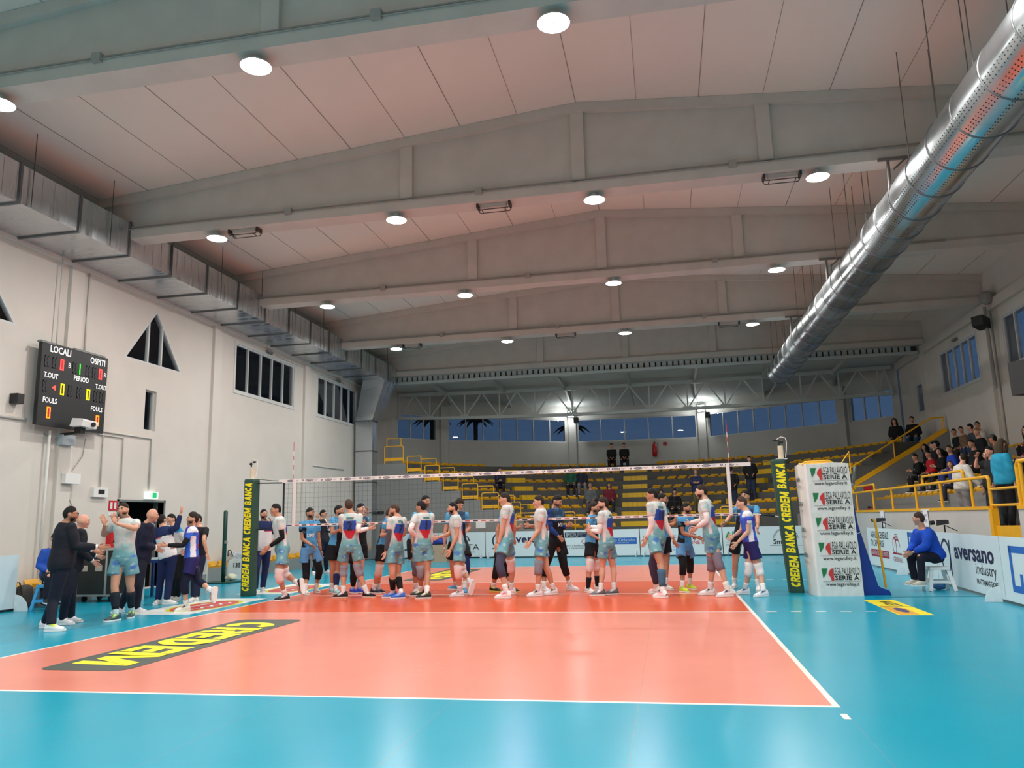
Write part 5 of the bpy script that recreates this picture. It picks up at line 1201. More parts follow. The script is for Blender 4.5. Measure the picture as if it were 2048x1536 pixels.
def top(k,r,cf,name='jersey',sleeve=.55,infl=.014,hem=-.10,open_neck=1.0,vox=.016,sr=(.068,.064),flare=.02):
    mb=MB(); torso(mb,k,infl,hem,1.04,flare)
    for a,e,w in((k.ls,k.le,k.lw),(k.rs,k.re,k.rw)):
        i_=(k.P+k.up*k.L*.86); st_=a+(i_-a)*.35; q_=min(sr[0]*.97,.076)*k.s; mb.ell(a,q_,q_,q_,12,8)
        if sleeve<=1: p=seg(a,e,(0,sleeve*.5,sleeve)); R=[sr[0],sr[0],sr[1]]
        else: p=seg(a,e,(0,.5,1))+seg(e,w,(.4,.93)); R=[sr[0],sr[0]*.97,sr[0]*.86,sr[0]*.78,.045]
        mb.tube([st_]+p,[.07*k.s]+[x*k.s for x in R],12)
    vs,fs=remesh(mb,vox*k.s,1)
    return cobj(name,vs,fs,cf,cloth_m,r)
def shorts(k,r,cf,name='shorts',ln=.60,vox=.014,wd=.106):
    mb=MB(); torso(mb,k,.028,-.2,.12)
    for a,n,sg in((k.lh,k.lk,1),(k.rh,k.rk,-1)):
        p=seg(a,n,(-.08,.1,ln*.6,ln)); p=[q+k.lat*(.012*sg*i) for i,q in enumerate(p)]
        mb.tube(p,[.10*k.s,.104*k.s,wd*k.s,(wd+.004)*k.s],14)
    vs,fs=remesh(mb,vox*k.s,1); return cobj(name,vs,fs,cf,cloth_m,r)
def trousers(k,r,cf,name='trousers',vox=.017,leg=(.102,.094,.074,.070,.062)):
    mb=MB(); torso(mb,k,.020,-.2,.14)
    for a,n,f in((k.lh,k.lk,k.la),(k.rh,k.rk,k.ra)):
        mb.tube(seg(a,n,(-.08,.3,.95))+seg(n,f,(.1,.5,1.02)),[x*k.s for x in (leg[0],leg[0],leg[2]+.006,leg[2],leg[3],leg[4])],12)
    vs,fs=remesh(mb,vox*k.s,1); return cobj(name,vs,fs,cf,cloth_m,r)
def cuff(k,r,name,a,b,t0,t1,rad,col,m=None):
    mb=MB(); R=rad if isinstance(rad,tuple) else (rad,rad)
    ts=[t0+(t1-t0)*i/4 for i in range(5)]; mb.tube(seg(a,b,ts),[lerp(R[0],R[1],i/4)*k.s for i in range(5)],12)
    return cobj(name,[Vector(v) for v in mb.v],mb.f,s2l(col),m or knit_m,r)
def kneepad(k,r,side,col,lo=.26,hi=.20,rad=.072):
    a,n,f=(k.lh,k.lk,k.la) if side=='l' else (k.rh,k.rk,k.ra)
    mb=MB(); p=[n+(a-n)*hi*1.3,n+(a-n)*hi*.6,n,n+(f-n)*lo*.6,n+(f-n)*lo*1.2]; mb.tube(p,[x*k.s for x in(rad+.016,rad+.008,rad+.002,rad+.002,rad-.002)],14)
    return cobj('knee_pad',[Vector(v) for v in mb.v],mb.f,s2l(col),knit_m,r)
def shoe(k,r,side,col,sole=(236,236,234),acc=None):
    f,n,t=(k.la,k.lk,k.lt) if side=='l' else (k.ra,k.rk,k.rt); s=k.s
    t=t.normalized(); up=(n-f).normalized()
    if f.z<.14 and abs(t.z)<.2: up=Z3.copy()
    up=(up-t*up.dot(t)).normalized(); w=t.cross(up)
    O=f-up*.092*s
    if abs(t.z)<.2 and f.z<.14: O.z=f.z-.10+.004
    st=[(-.078,.032,.07),(-.066,.043,.118),(-.03,.047,.128),(.02,.048,.125),(.055,.047,.100),(.11,.050,.076),(.165,.046,.062),(.20,.030,.046)]
    n_=10; vs=[];fs=[]
    for x,hw,ht in st:
        for i in range(n_):
            a=PI*i/(n_-1); vs.append(O+t*x*s+w*math.cos(a)*hw*s+up*(.018+math.sin(a)**.8*(ht-.018))*s)
    m=len(st)
    for j in range(m-1):
        for i in range(n_-1): fs.append((j*n_+i,j*n_+i+1,(j+1)*n_+i+1,(j+1)*n_+i))
    fs+=[tuple(range(n_)),tuple(range((m-1)*n_,m*n_))[::-1]]+[(j*n_,(j+1)*n_,(j+1)*n_+n_-1,j*n_+n_-1) for j in range(m-1)]
    c=s2l(col); ac=s2l(acc) if acc else c
    cols=[ac if (3<=i//n_<=4 and 2<=i%n_<=4 or 3<=i//n_<=4 and 6<=i%n_<=7) else c for i in range(len(vs))]
    o=cobj('shoe',vs,fs,cols,shoe_m,r)
    out=[(x,hw+.004) for x,hw,_ in st]; out[0]=(-.083,.024); out[-1]=(.213,.022)
    poly=[O+t*x*s+w*h*s for x,h in out]+[O+t*x*s-w*h*s for x,h in out[::-1]]
    MB().prism(poly,up*.024*s).build('sole',pm('sole_%d_%d_%d'%sole,sole,.6,var=0),o)
def decal(k,shirt,txt,t,size,col,front=False,u=0.,bold=.03):
    me=shirt.data; base=world_loc(shirt); bv=BVHTree.FromPolygons([v.co+base for v in me.vertices],[tuple(p.vertices) for p in me.polygons])
    d=k.fw if front else -k.fw; xd=k.lat*(1 if front else -1); xd=d.cross(k.up)*-1
    vs,fs=textmesh(txt,'CENTER',bold); b=bmesh.new(); B=[b.verts.new(v) for v in vs]
    for f in fs:
        try: b.faces.new([B[i] for i in f])
        except ValueError: pass
    for _ in range(2): bmesh.ops.subdivide_edges(b,edges=[e for e in b.edges if e.calc_length()>.18],cuts=1); bmesh.ops.triangulate(b,faces=b.faces[:])
    o=k.P+k.up*k.L*t+k.lat*u; out=[]
    for v in b.verts:
        p=o+xd*(v.co.x*size*.8)+k.up*(v.co.y*size); hit=bv.ray_cast(p+d*.6,-d,1.)
        out.append((hit[0] if hit[0] is not None else p+d*.13)+d*.005)
    F_=[tuple(v.index for v in f.verts) for f in b.faces]; b.verts.index_update(); F_=[tuple(v.index for v in f.verts) for f in b.faces]; b.free()
    MB().add(out,F_).build('number',pm('print_%d_%d_%d'%col,col,.7,var=0),shirt)
SK1,SK2,SK3=(204,152,126),(186,134,108),(214,166,142)
HB,HK,HN=(44,32,26),(22,19,20),(74,54,42)
PJ={
'suit_big':(1.023,(0.49,0.87),(0.7,0.72),'-5.65,-5.05,1.7 -5.7,-5.05,1.56 -5.75,-5.05,0.95 -5.85,-4.96,1.51 -5.72,-4.86,1.24 -5.51,-4.69,1.15 -5.55,-5.13,1.51 -5.48,-5.08,1.22 -5.26,-4.9,1.2 -5.83,-5,0.95 -5.86,-4.98,0.46 -6.09,-4.88,0.1 0.99,0.15,0 -5.67,-5.09,0.95 -5.79,-5.1,0.44 -5.69,-5.22,0.1 0.97,0.24,0'),
'suit_bald':(0.963,(0.7,0.71),(0.7,0.71),'-5.99,-4.37,1.6 -6.05,-4.37,1.47 -6.12,-4.37,0.9 -6.17,-4.25,1.42 -6.11,-4.21,1.13 -5.99,-4.01,1.04 -5.93,-4.48,1.42 -5.9,-4.47,1.12 -5.84,-4.28,0.97 -6.18,-4.31,0.9 -6.1,-4.38,0.44 -6.19,-4.24,0.1 1,0.09,0 -6.06,-4.43,0.9 -6.01,-4.58,0.44 -6.12,-4.5,0.1 1,0.09,0'),
'clap':(1.059,(0.21,-0.98),(0.13,-0.99),'-5.68,-3.82,1.77 -5.63,-3.82,1.62 -5.61,-3.82,0.98 -5.45,-3.78,1.56 -5.28,-4.02,1.46 -5.51,-4.19,1.55 -5.8,-3.86,1.56 -6.03,-3.82,1.36 -5.89,-3.98,1.54 -5.52,-3.8,0.98 -5.52,-3.75,0.53 -5.57,-3.61,0.1 0.52,-0.85,0 -5.7,-3.84,0.98 -5.64,-3.97,0.53 -5.54,-4.03,0.1 -0.1,-0.99,0'),
'suit_bald2':(1.009,(0.75,0.66),(0.75,0.66),'-5.77,-2.94,1.69 -5.85,-2.94,1.54 -5.94,-2.94,0.95 -5.96,-2.81,1.49 -5.98,-2.83,1.17 -5.94,-2.57,1.13 -5.73,-3.07,1.49 -5.79,-3.11,1.18 -5.71,-2.88,1.1 -6,-2.87,0.95 -6.11,-2.97,0.45 -6.34,-2.89,0.1 0.01,-1,0 -5.88,-3.01,0.95 -5.82,-3.13,0.45 -5.94,-2.99,0.1 1,0.04,0'),
'track_arm':(0.962,(-0.08,1),(-0.08,1),'-6.54,-1.57,1.61 -6.5,-1.57,1.47 -6.36,-1.57,0.91 -6.66,-1.58,1.42 -6.73,-1.43,1.19 -6.79,-1.23,1.06 -6.34,-1.55,1.42 -6.11,-1.71,1.46 -6.06,-1.68,1.72 -6.45,-1.57,0.91 -6.51,-1.55,0.49 -6.55,-1.53,0.1 0.25,-0.97,0 -6.27,-1.56,0.91 -6.34,-1.52,0.46 -6.31,-1.61,0.1 0.96,0.29,0'),
'track_blue':(0.966,(-0.44,-0.9),(-0.44,-0.9),'-6.78,-0.91,1.63 -6.71,-0.91,1.48 -6.6,-0.91,0.91 -6.56,-0.98,1.42 -6.43,-0.9,1.17 -6.36,-1.07,1 -6.86,-0.84,1.42 -6.86,-0.72,1.17 -6.7,-0.78,0.99 -6.53,-0.95,0.91 -6.44,-1.05,0.43 -6.56,-0.91,0.1 0.11,-0.99,0 -6.68,-0.87,0.91 -6.56,-0.99,0.43 -6.64,-0.91,0.1 0.11,-0.99,0'),
'libero_l':(0.952,(-0.73,-0.69),(-0.78,-0.62),'-5.13,-2.67,1.61 -5.15,-2.67,1.46 -5.12,-2.67,0.89 -5.04,-2.78,1.4 -5.17,-2.88,1.15 -5.38,-3.02,1.16 -5.26,-2.55,1.4 -5.41,-2.43,1.2 -5.42,-2.67,1.15 -5.06,-2.73,0.89 -5.16,-2.79,0.48 -5.19,-2.67,0.1 -0.58,-0.81,0 -5.18,-2.6,0.89 -5.03,-2.58,0.52 -4.69,-2.67,0.34 -0.01,-0.13,-0.99'),
'blackshirt':(0.95,(-0.12,-0.99),(-0.46,-0.89),'-6.1,-1.04,1.61 -6.05,-1.04,1.45 -6.06,-1.04,0.88 -5.89,-1.06,1.4 -5.81,-1.24,1.21 -5.75,-1.21,0.96 -6.21,-1.02,1.4 -6.31,-0.81,1.24 -6.23,-0.95,1.04 -5.97,-1.05,0.88 -5.99,-1.09,0.49 -6.07,-0.99,0.1 0.45,-0.89,0 -6.14,-1.03,0.88 -6.04,-1.14,0.49 -6.08,-1.08,0.1 0.02,-1,0'),
'ref_track':(1.012,(0.63,-0.78),(0.81,-0.59),'-5.66,0.83,1.71 -5.65,0.83,1.55 -5.67,0.83,0.94 -5.51,0.94,1.49 -5.55,1.14,1.28 -5.56,1.01,1.51 -5.78,0.72,1.49 -5.73,0.51,1.3 -5.67,0.47,1.04 -5.6,0.89,0.94 -5.66,0.98,0.53 -5.74,1.03,0.1 0.6,-0.8,0 -5.74,0.77,0.94 -5.67,0.6,0.55 -5.7,0.63,0.1 0.54,-0.84,0'),
'w_left':(1.051,(-0.77,-0.64),(-0.79,-0.61),'-4.42,-0.94,1.76 -4.36,-0.94,1.61 -4.26,-0.94,0.99 -4.25,-1.08,1.55 -4.2,-1.07,1.22 -4.41,-1.18,1.05 -4.48,-0.81,1.55 -4.44,-0.79,1.22 -4.61,-0.89,1.01 -4.2,-1.02,0.99 -4.23,-1.13,0.48 -4.17,-0.94,0.1 -0.67,-0.74,0 -4.32,-0.87,0.99 -4.29,-0.73,0.49 -3.94,-0.84,0.31 0.21,-0.12,-0.97'),
'b_1':(1.001,(0.65,-0.76),(0.97,-0.25),'-4.36,0.46,1.7 -4.36,0.46,1.53 -4.35,0.46,0.93 -4.23,0.57,1.48 -4.2,0.58,1.16 -4.15,0.59,0.91 -4.49,0.35,1.48 -4.47,0.35,1.16 -4.25,0.32,1.03 -4.28,0.52,0.93 -4.15,0.55,0.48 -4.29,0.69,0.1 0.66,-0.75,0 -4.41,0.4,0.93 -4.39,0.4,0.46 -4.31,0.23,0.1 0.64,-0.77,0'),
'suit_glass':(1.036,(1,0.08),(0.99,0.17),'-6.94,6.72,1.77 -6.97,6.72,1.59 -6.88,6.72,0.97 -6.99,6.89,1.53 -6.82,6.96,1.26 -6.74,6.71,1.3 -6.96,6.54,1.53 -6.96,6.3,1.34 -6.94,6.31,1.63 -6.88,6.81,0.97 -6.88,6.84,0.45 -6.97,7.1,0.1 0.89,-0.45,0 -6.87,6.62,0.97 -7.05,6.6,0.39 -7.03,6.33,0.1 0.6,-0.8,0'),
'b_2':(1.037,(0.86,-0.52),(1,-0.02),'-3.67,0.42,1.73 -3.65,0.42,1.59 -3.72,0.42,0.97 -3.56,0.57,1.53 -3.68,0.66,1.27 -3.56,0.44,1.36 -3.74,0.27,1.53 -3.68,0.13,1.27 -3.45,0,1.34 -3.67,0.5,0.97 -3.72,0.48,0.47 -3.66,0.31,0.1 0.69,-0.73,0 -3.77,0.34,0.97 -3.78,0.4,0.52 -3.85,0.53,0.1 0.68,-0.74,0'),
'w_2':(1.079,(-0.26,0.97),(-0.47,0.88),'-3.04,-0.52,1.82 -3,-0.52,1.65 -3,-0.52,1 -3.17,-0.57,1.59 -3.24,-0.42,1.32 -3.29,-0.15,1.36 -2.82,-0.47,1.59 -2.81,-0.6,1.31 -2.69,-0.35,1.35 -3.09,-0.55,1 -3.16,-0.46,0.53 -3.11,-0.57,0.1 -1,-0.07,0 -2.9,-0.5,1 -2.86,-0.45,0.54 -2.66,-0.47,0.1 0.94,-0.35,0'),
'b_3':(1.044,(0.84,-0.54),(0.95,-0.31),'-3.21,0.53,1.76 -3.22,0.53,1.6 -3.24,0.53,0.97 -3.13,0.67,1.54 -3.27,0.9,1.41 -3.19,0.82,1.65 -3.32,0.38,1.54 -3.18,0.21,1.33 -2.98,0.05,1.43 -3.19,0.6,0.97 -3.18,0.5,0.55 -3.25,0.58,0.1 0.67,-0.74,0 -3.29,0.45,0.97 -3.25,0.28,0.42 -3.35,0.47,0.1 0.72,-0.69,0'),
'w_bald':(1.018,(-0.86,0.5),(-1,0.01),'-2.02,-0.62,1.7 -1.97,-0.62,1.56 -2.02,-0.62,0.95 -2.06,-0.77,1.5 -2.09,-0.79,1.18 -2.14,-0.82,0.91 -1.89,-0.47,1.5 -1.91,-0.39,1.22 -2.09,-0.22,1.14 -2.07,-0.7,0.95 -2.03,-0.73,0.47 -2.09,-0.53,0.1 -0.92,-0.4,0 -1.98,-0.54,0.95 -2,-0.51,0.45 -1.86,-0.7,0.1 -0.92,-0.4,0'),
'b_4':(1.006,(0.98,0.18),(0.96,0.27),'-2.5,0.44,1.65 -2.54,0.44,1.54 -2.67,0.44,0.95 -2.57,0.6,1.48 -2.62,0.58,1.17 -2.51,0.36,1.25 -2.51,0.27,1.48 -2.62,0.22,1.19 -2.42,0.05,1.23 -2.68,0.52,0.95 -2.73,0.37,0.46 -2.78,0.49,0.1 0.85,-0.53,0 -2.65,0.35,0.95 -2.69,0.26,0.47 -2.84,0.38,0.1 0.88,-0.48,0'),
'w_1':(1.059,(-0.74,0.67),(-0.95,0.3),'-1.51,-0.5,1.74 -1.46,-0.5,1.62 -1.49,-0.5,0.99 -1.58,-0.63,1.56 -1.64,-0.8,1.31 -1.6,-0.56,1.18 -1.34,-0.37,1.56 -1.4,-0.26,1.28 -1.39,-0.22,1.01 -1.55,-0.57,0.99 -1.53,-0.49,0.49 -1.6,-0.27,0.1 -0.96,-0.28,0 -1.42,-0.43,0.99 -1.39,-0.49,0.49 -1.33,-0.73,0.1 -0.97,-0.24,0'),
'b_5':(1.088,(0.75,-0.67),(0.89,-0.45),'-1.75,0.54,1.88 -1.81,0.54,1.66 -1.97,0.54,1.03 -1.69,0.68,1.6 -1.88,0.61,1.33 -1.87,0.43,1.12 -1.94,0.4,1.6 -2,0.38,1.27 -1.96,0.31,1 -1.9,0.61,1.03 -1.9,0.44,0.47 -1.97,0.59,0.1 0.53,-0.85,0 -2.03,0.47,1.03 -1.9,0.35,0.49 -1.97,0.49,0.1 0.44,-0.9,0'),
'w_3':(1.018,(-0.92,-0.39),(-0.94,-0.34),'-0.9,-0.32,1.71 -0.86,-0.32,1.56 -0.8,-0.32,0.95 -0.79,-0.48,1.5 -0.78,-0.49,1.18 -0.9,-0.53,0.92 -0.93,-0.16,1.5 -1.02,-0.2,1.2 -1.17,-0.41,1.15 -0.77,-0.41,0.95 -0.77,-0.5,0.47 -0.78,-0.32,0.1 -0.82,-0.58,0 -0.84,-0.24,0.95 -0.78,-0.07,0.45 -0.56,-0.32,0.25 -0.29,-0.12,-0.95'),
'b_6':(1.069,(0.34,-0.94),(0.71,-0.71),'-1.03,0.62,1.8 -1.07,0.62,1.64 -1.06,0.62,0.99 -0.9,0.68,1.58 -0.87,0.84,1.31 -0.95,0.6,1.18 -1.24,0.55,1.58 -1.31,0.53,1.25 -1.33,0.51,0.95 -0.97,0.65,0.99 -0.84,0.44,0.53 -0.82,0.2,0.1 0.34,-0.94,0 -1.15,0.58,0.99 -1.21,0.71,0.47 -1.24,1.04,0.1 -0.88,0.47,0'),
'w_4':(1.1,(-1,-0.03),(-0.99,-0.12),'0.19,-0.43,1.85 0.24,-0.43,1.72 0.19,-0.43,1.06 0.25,-0.62,1.66 0.18,-0.64,1.32 0.1,-0.67,1.02 0.24,-0.25,1.66 0.32,-0.23,1.33 0.28,-0.08,1.09 0.19,-0.53,1.06 0.12,-0.75,0.62 0.26,-0.82,0.1 -1,-0.03,0 0.19,-0.34,1.06 0.23,-0.17,0.58 0.2,-0.05,0.1 -1,-0.09,0'),
'b_7':(1.044,(1,-0.05),(0.99,0.12),'0.04,0.5,1.75 -0.01,0.5,1.6 -0.06,0.5,0.97 0,0.68,1.54 0.14,0.7,1.24 0.27,0.47,1.29 -0.02,0.33,1.54 -0.13,0.3,1.26 -0.13,0.2,1.01 -0.05,0.6,0.97 -0.02,0.63,0.45 0.1,0.44,0.1 0.81,-0.59,0 -0.06,0.41,0.97 -0.18,0.35,0.46 -0.31,0.57,0.1 0.81,-0.59,0'),
'w_5':(1.07,(-0.97,-0.24),(-0.97,-0.24),'0.84,-0.27,1.78 0.87,-0.27,1.64 0.86,-0.27,1 0.92,-0.45,1.58 0.85,-0.46,1.25 0.7,-0.56,1.04 0.83,-0.09,1.58 0.71,-0,1.31 0.64,-0.27,1.33 0.88,-0.36,1 0.82,-0.46,0.54 0.79,-0.42,0.1 -0.88,-0.47,0 0.84,-0.18,1 0.94,-0.23,0.51 1.05,-0.12,0.1 -0.79,-0.61,0'),
'b_8':(1.078,(0.85,-0.53),(0.96,-0.29),'1.08,0.54,1.8 1.05,0.54,1.65 1.05,0.54,1 1.15,0.69,1.59 1.11,0.68,1.25 1.28,0.47,1.3 0.95,0.38,1.59 0.96,0.38,1.25 1.14,0.21,1.1 1.1,0.62,1 1.18,0.55,0.51 1.27,0.72,0.1 0.85,-0.53,0 1,0.45,1 0.79,0.46,0.46 0.79,0.35,0.1 0.75,-0.66,0'),
'b_9':(0.981,(0.97,-0.25),(1,-0.08),'1.84,0.47,1.65 1.82,0.47,1.5 1.77,0.47,0.91 1.86,0.63,1.45 1.84,0.62,1.16 1.9,0.4,1.27 1.78,0.31,1.45 1.74,0.3,1.16 1.93,0.2,1.04 1.8,0.55,0.91 1.83,0.68,0.52 1.83,0.71,0.1 0.72,-0.69,0 1.75,0.38,0.91 1.74,0.22,0.53 1.69,0.23,0.1 0.66,-0.75,0'),
'w_6':(1.024,(-0.94,0.35),(-0.99,-0.11),'2.1,-0.29,1.71 2.12,-0.29,1.57 2.14,-0.29,0.95 2.06,-0.45,1.51 2.02,-0.46,1.19 1.85,-0.25,1.21 2.18,-0.12,1.51 2,-0.14,1.25 1.81,0.04,1.28 2.1,-0.37,0.95 2.03,-0.29,0.52 1.99,-0.38,0.1 -0.9,-0.44,0 2.17,-0.2,0.95 2.22,-0.1,0.51 2.23,-0.2,0.1 -0.93,-0.36,0'),
'w_7':(1.1,(-0.78,0.63),(-1,0.07),'3.05,-0.47,1.84 3.1,-0.47,1.71 3.08,-0.47,1.05 2.99,-0.61,1.65 3.02,-0.62,1.3 2.9,-0.58,1.05 3.22,-0.32,1.65 3.27,-0.33,1.3 3.39,-0.34,1.03 3.02,-0.55,1.05 3.14,-0.71,0.58 3.15,-0.89,0.1 -0.75,0.66,0 3.15,-0.39,1.05 2.98,-0.24,0.56 3.03,-0.05,0.1 -0.62,0.79,0'),
'b_10':(1.069,(0.99,-0.17),(0.99,-0.17),'3.22,0.8,1.78 3.21,0.8,1.64 3.21,0.8,0.99 3.24,0.97,1.58 3.3,1.06,1.29 3.41,0.81,1.34 3.18,0.62,1.58 3.21,0.61,1.24 3.37,0.39,1.29 3.23,0.89,0.99 3.24,0.76,0.54 3.19,0.66,0.1 0.64,-0.77,0 3.2,0.7,0.99 3.17,0.82,0.54 3.15,0.93,0.1 0.64,-0.77,0'),
'b_11':(0.95,(0.69,-0.72),(0.96,-0.28),'3.68,0.49,1.59 3.66,0.49,1.44 3.6,0.49,0.87 3.77,0.61,1.38 3.78,0.8,1.19 3.79,0.58,1.07 3.54,0.38,1.38 3.59,0.34,1.11 3.84,0.32,1.03 3.66,0.55,0.87 3.7,0.74,0.51 3.67,0.77,0.1 0.55,-0.83,0 3.54,0.43,0.87 3.55,0.23,0.5 3.51,0.21,0.1 0.55,-0.83,0'),
'w_8':(1.1,(-0.97,0.22),(-1,0.05),'3.96,-0.54,1.88 4,-0.54,1.72 4.08,-0.54,1.07 3.96,-0.72,1.66 4.02,-0.79,1.36 3.83,-0.62,1.23 4.04,-0.35,1.66 3.92,-0.35,1.35 3.73,-0.14,1.31 4.06,-0.63,1.07 4.06,-0.47,0.59 4.01,-0.36,0.1 -0.97,-0.26,0 4.1,-0.44,1.07 4.16,-0.64,0.63 4.3,-0.71,0.1 -0.95,-0.32,0'),
'libero_r':(0.979,(-1,-0.08),(-1,0.01),'4.67,-0.5,1.65 4.73,-0.5,1.5 4.77,-0.5,0.91 4.74,-0.67,1.44 4.73,-0.68,1.14 4.53,-0.67,0.95 4.71,-0.34,1.44 4.64,-0.34,1.15 4.48,-0.52,1.06 4.78,-0.59,0.91 4.88,-0.58,0.46 4.91,-0.75,0.1 -0.91,-0.41,0 4.76,-0.42,0.91 4.72,-0.44,0.46 4.64,-0.26,0.1 -0.91,-0.41,0'),
'b_12':(1.053,(-0.17,-0.98),(-0.42,-0.91),'4.84,0.61,1.79 4.85,0.61,1.61 4.73,0.61,0.99 5.03,0.57,1.55 5.02,0.36,1.33 4.98,0.14,1.18 4.67,0.64,1.55 4.54,0.86,1.4 4.43,0.63,1.3 4.83,0.59,0.99 4.94,0.49,0.45 4.92,0.21,0.1 -0.12,-0.99,0 4.64,0.62,0.99 4.57,0.76,0.51 4.55,1,0.1 -0.21,-0.98,0'),
}
def player(key,label,team,hs='short',hc=HB,sk=SK1,bd=None,num=None,knees=('',''),kc=((232,222,218),(232,222,218)),socks=((232,230,228),(232,230,228)),sockh=(.30,.30),shoes=((236,236,236),(30,30,34)),soles=(236,236,234),sleeves={},group=None,var=0,legs={},nod=0,curl=.35,fat=1.,hdir=None,hsd=(0,-1,0)):
    k=parse(key); k.hdir=hdir; k.hsd=hsd; k.nod=nod; k.curl=curl; k.fat=fat; frames(k)
    r=body(k,label,None,skin=sk,beard=hc if bd else None,browc=hc)
    hair(k,r,hs,hc,len(key)*7+ord(key[-1]))
    if bd: beard(k,r,hc,bd if bd>1 else 0)
    if team=='w': sh=top(k,r,col_white(k)); shorts(k,r,lambda v:mixc(c_(108,160,170),c_(70,114,184),(tnoise(v*.9)-.45)*1.3) if tnoise(v*1.7)>-.8 else c_(150,186,190))
    elif team=='b':
        sh=top(k,r,col_blue(k,var),sleeve=.55)
        if var==1: shorts(k,r,col_flat((96,150,200)))
        else:
            def cs(v):
                a=min((v-k.lk).length,(v-k.rk).length)/k.s; return LB if a<.185 else BK
            shorts(k,r,cs)
    elif team=='l': sh=top(k,r,col_lib(k)); shorts(k,r,col_flat((36,32,92)))
    if num: decal(k,sh,num[0],.62 if team=='w' else .5,num[1],(26,32,60) if team=='w' else (226,232,236),front=team=='b')
    for i,sd in enumerate('lr'):
        a,n,f=(k.lh,k.lk,k.la) if sd=='l' else (k.rh,k.rk,k.ra)
        if knees[i]=='p': kneepad(k,r,sd,kc[i])
        if knees[i]=='L':   # long legging over the knee
            mb=MB(); mb.tube(seg(a,n,(.45,.75,1))+seg(n,f,(.15,.45)),[x*k.s for x in(.094,.084,.076,.074,.068)],12); cobj('legging',[Vector(v) for v in mb.v],mb.f,s2l(kc[i]),knit_m,r)
        if knees[i]=='F':
            mb=MB(); mb.tube(seg(a,n,(.45,.75,1))+seg(n,f,(.3,.6,.8)),[x*k.s for x in(.094,.084,.074,.074,.060,.048)],12); cobj('legging',[Vector(v) for v in mb.v],mb.f,s2l(kc[i]),knit_m,r)
        if sd in legs: cuff(k,r,'calf_sleeve',n,f,.22,.82,(.074,.050),legs[sd])
        cuff(k,r,'sock',f,n,-.04,sockh[i],(.043,.050 if sockh[i]<.45 else .058),socks[i])
        shoe(k,r,sd,shoes[0],soles,shoes[1])
        if sd in sleeves:
            sa,e,w=(k.ls,k.le,k.lw) if sd=='l' else (k.rs,k.re,k.rw)
            mb=MB(); mb.tube(seg(sa,e,(.5,.8,1))+seg(e,w,(.3,.7,.95)),[x*k.s for x in(.052,.050,.048,.049,.040,.033)],12); cobj('arm_sleeve',[Vector(v) for v in mb.v],mb.f,s2l(sleeves[sd]),knit_m,r)
    return k,r
WT,BT='white and teal','light blue and black'
GY,NV,BKC,PKW=(112,112,128),(34,38,84),(24,24,28),(232,208,206)
player('clap','bearded player in white and teal kit clapping his raised hands, left of the court','w','short',HB,SK1,1,socks=((190,214,218),(190,214,218)),sockh=(.28,.28),shoes=((62,84,84),(190,230,120)),legs={'l':(28,36,46),'r':(28,36,46)},curl=.12,hdir=(-.35,-.1,.95),hsd=(.6,.8,0))
player('w_left','player in white and teal walking left past the left net post, black arm sleeve','w','short',HK,SK2,num=None,knees=('p','p'),kc=(PKW,PKW),shoes=((44,44,50),(230,230,230)),sleeves={'l':(18,18,22)})
player('w_2','player in white and teal seen from behind with number 2 on his back','w','crop',HN,SK1,num=('2',.26),knees=('p','p'),kc=((150,148,160),(150,148,160)),shoes=((26,28,32),(236,236,236)),sleeves={'r':(236,226,224)},soles=(232,200,180))
player('w_bald','balding bearded player in white and teal with a grey arm sleeve and black calf sleeves','w','thin',HN,SK1,1,num=('7',.22),shoes=((66,110,200),(150,180,230)),sleeves={'l':(78,76,84)},legs={'l':(24,24,28),'r':(24,24,28)})
player('w_1','black haired player in white and teal with number 1 and long white arm sleeves','w','short',HK,SK2,num=('1',.26),shoes=((52,56,50),(230,240,200)),sleeves={'l':(236,226,224),'r':(236,226,224)},knees=('p',''),kc=((150,148,160),PKW))
player('w_3','bearded player in white and teal, left hand low, reaching right hand forward, white knee pads','w','crop',HK,SK1,1,knees=('p','p'),kc=(PKW,PKW),shoes=((236,236,240),(40,40,60)))
player('w_4','tall dark haired player in white and teal with one grey and one white knee sleeve','w','short',HB,SK1,knees=('L','p'),kc=((70,72,94),PKW),shoes=((240,228,230),(216,60,90)))
player('w_5','player in white and teal with a fade haircut and a grey knee pad, reaching left','w','short',HB,SK1,knees=('p',''),kc=((138,138,150),PKW),shoes=((238,238,240),(40,40,60)))
player('w_6','curly bearded player in white and teal with white sleeves, both hands held out','w','curly',HB,SK3,1,shoes=((104,108,116),(232,232,236)),sleeves={'l':(230,226,226),'r':(230,226,226)})
player('w_7','tall player in white and teal with number 10 and blue calf sleeves','w','short',HK,SK2,num=('10',.24),knees=('','F'),kc=(PKW,(66,64,90)),legs={'l':(64,96,122)},shoes=((240,232,232),(220,110,120)),sleeves={'l':(236,214,210),'r':(236,214,210)})
player('w_8','tallest player in white and teal, grey knee pads, near the net\'s right end','w','crop',HB,SK3,1,knees=('p','p'),kc=((128,118,132),(128,118,132)),shoes=((240,240,242),(40,40,70)),sleeves={'l':(236,222,220),'r':(236,222,220)})
player('libero_l','bearded libero in violet blue kit striding left beside the suited men','l','curly',HB,SK1,1,knees=('L','L'),kc=((22,26,50),(22,26,50)),sockh=(.25,.25),shoes=((236,232,226),(40,40,50)),sleeves={'l':(22,22,28)})
player('libero_r','young libero in violet blue kit with white knee pads beside the right net post','l','short',HN,SK3,knees=('p','p'),kc=((240,240,240),(240,240,240)),shoes=((240,240,246),(40,60,120)),sockh=(.32,.32))
player('b_1','bearded player in light blue kit, first behind the net from the left post','b','short',HK,SK2,1,num=('DMY',.10),var=1,knees=('L','L'),kc=(BKC,BKC),shoes=((226,214,208),(200,190,190)))
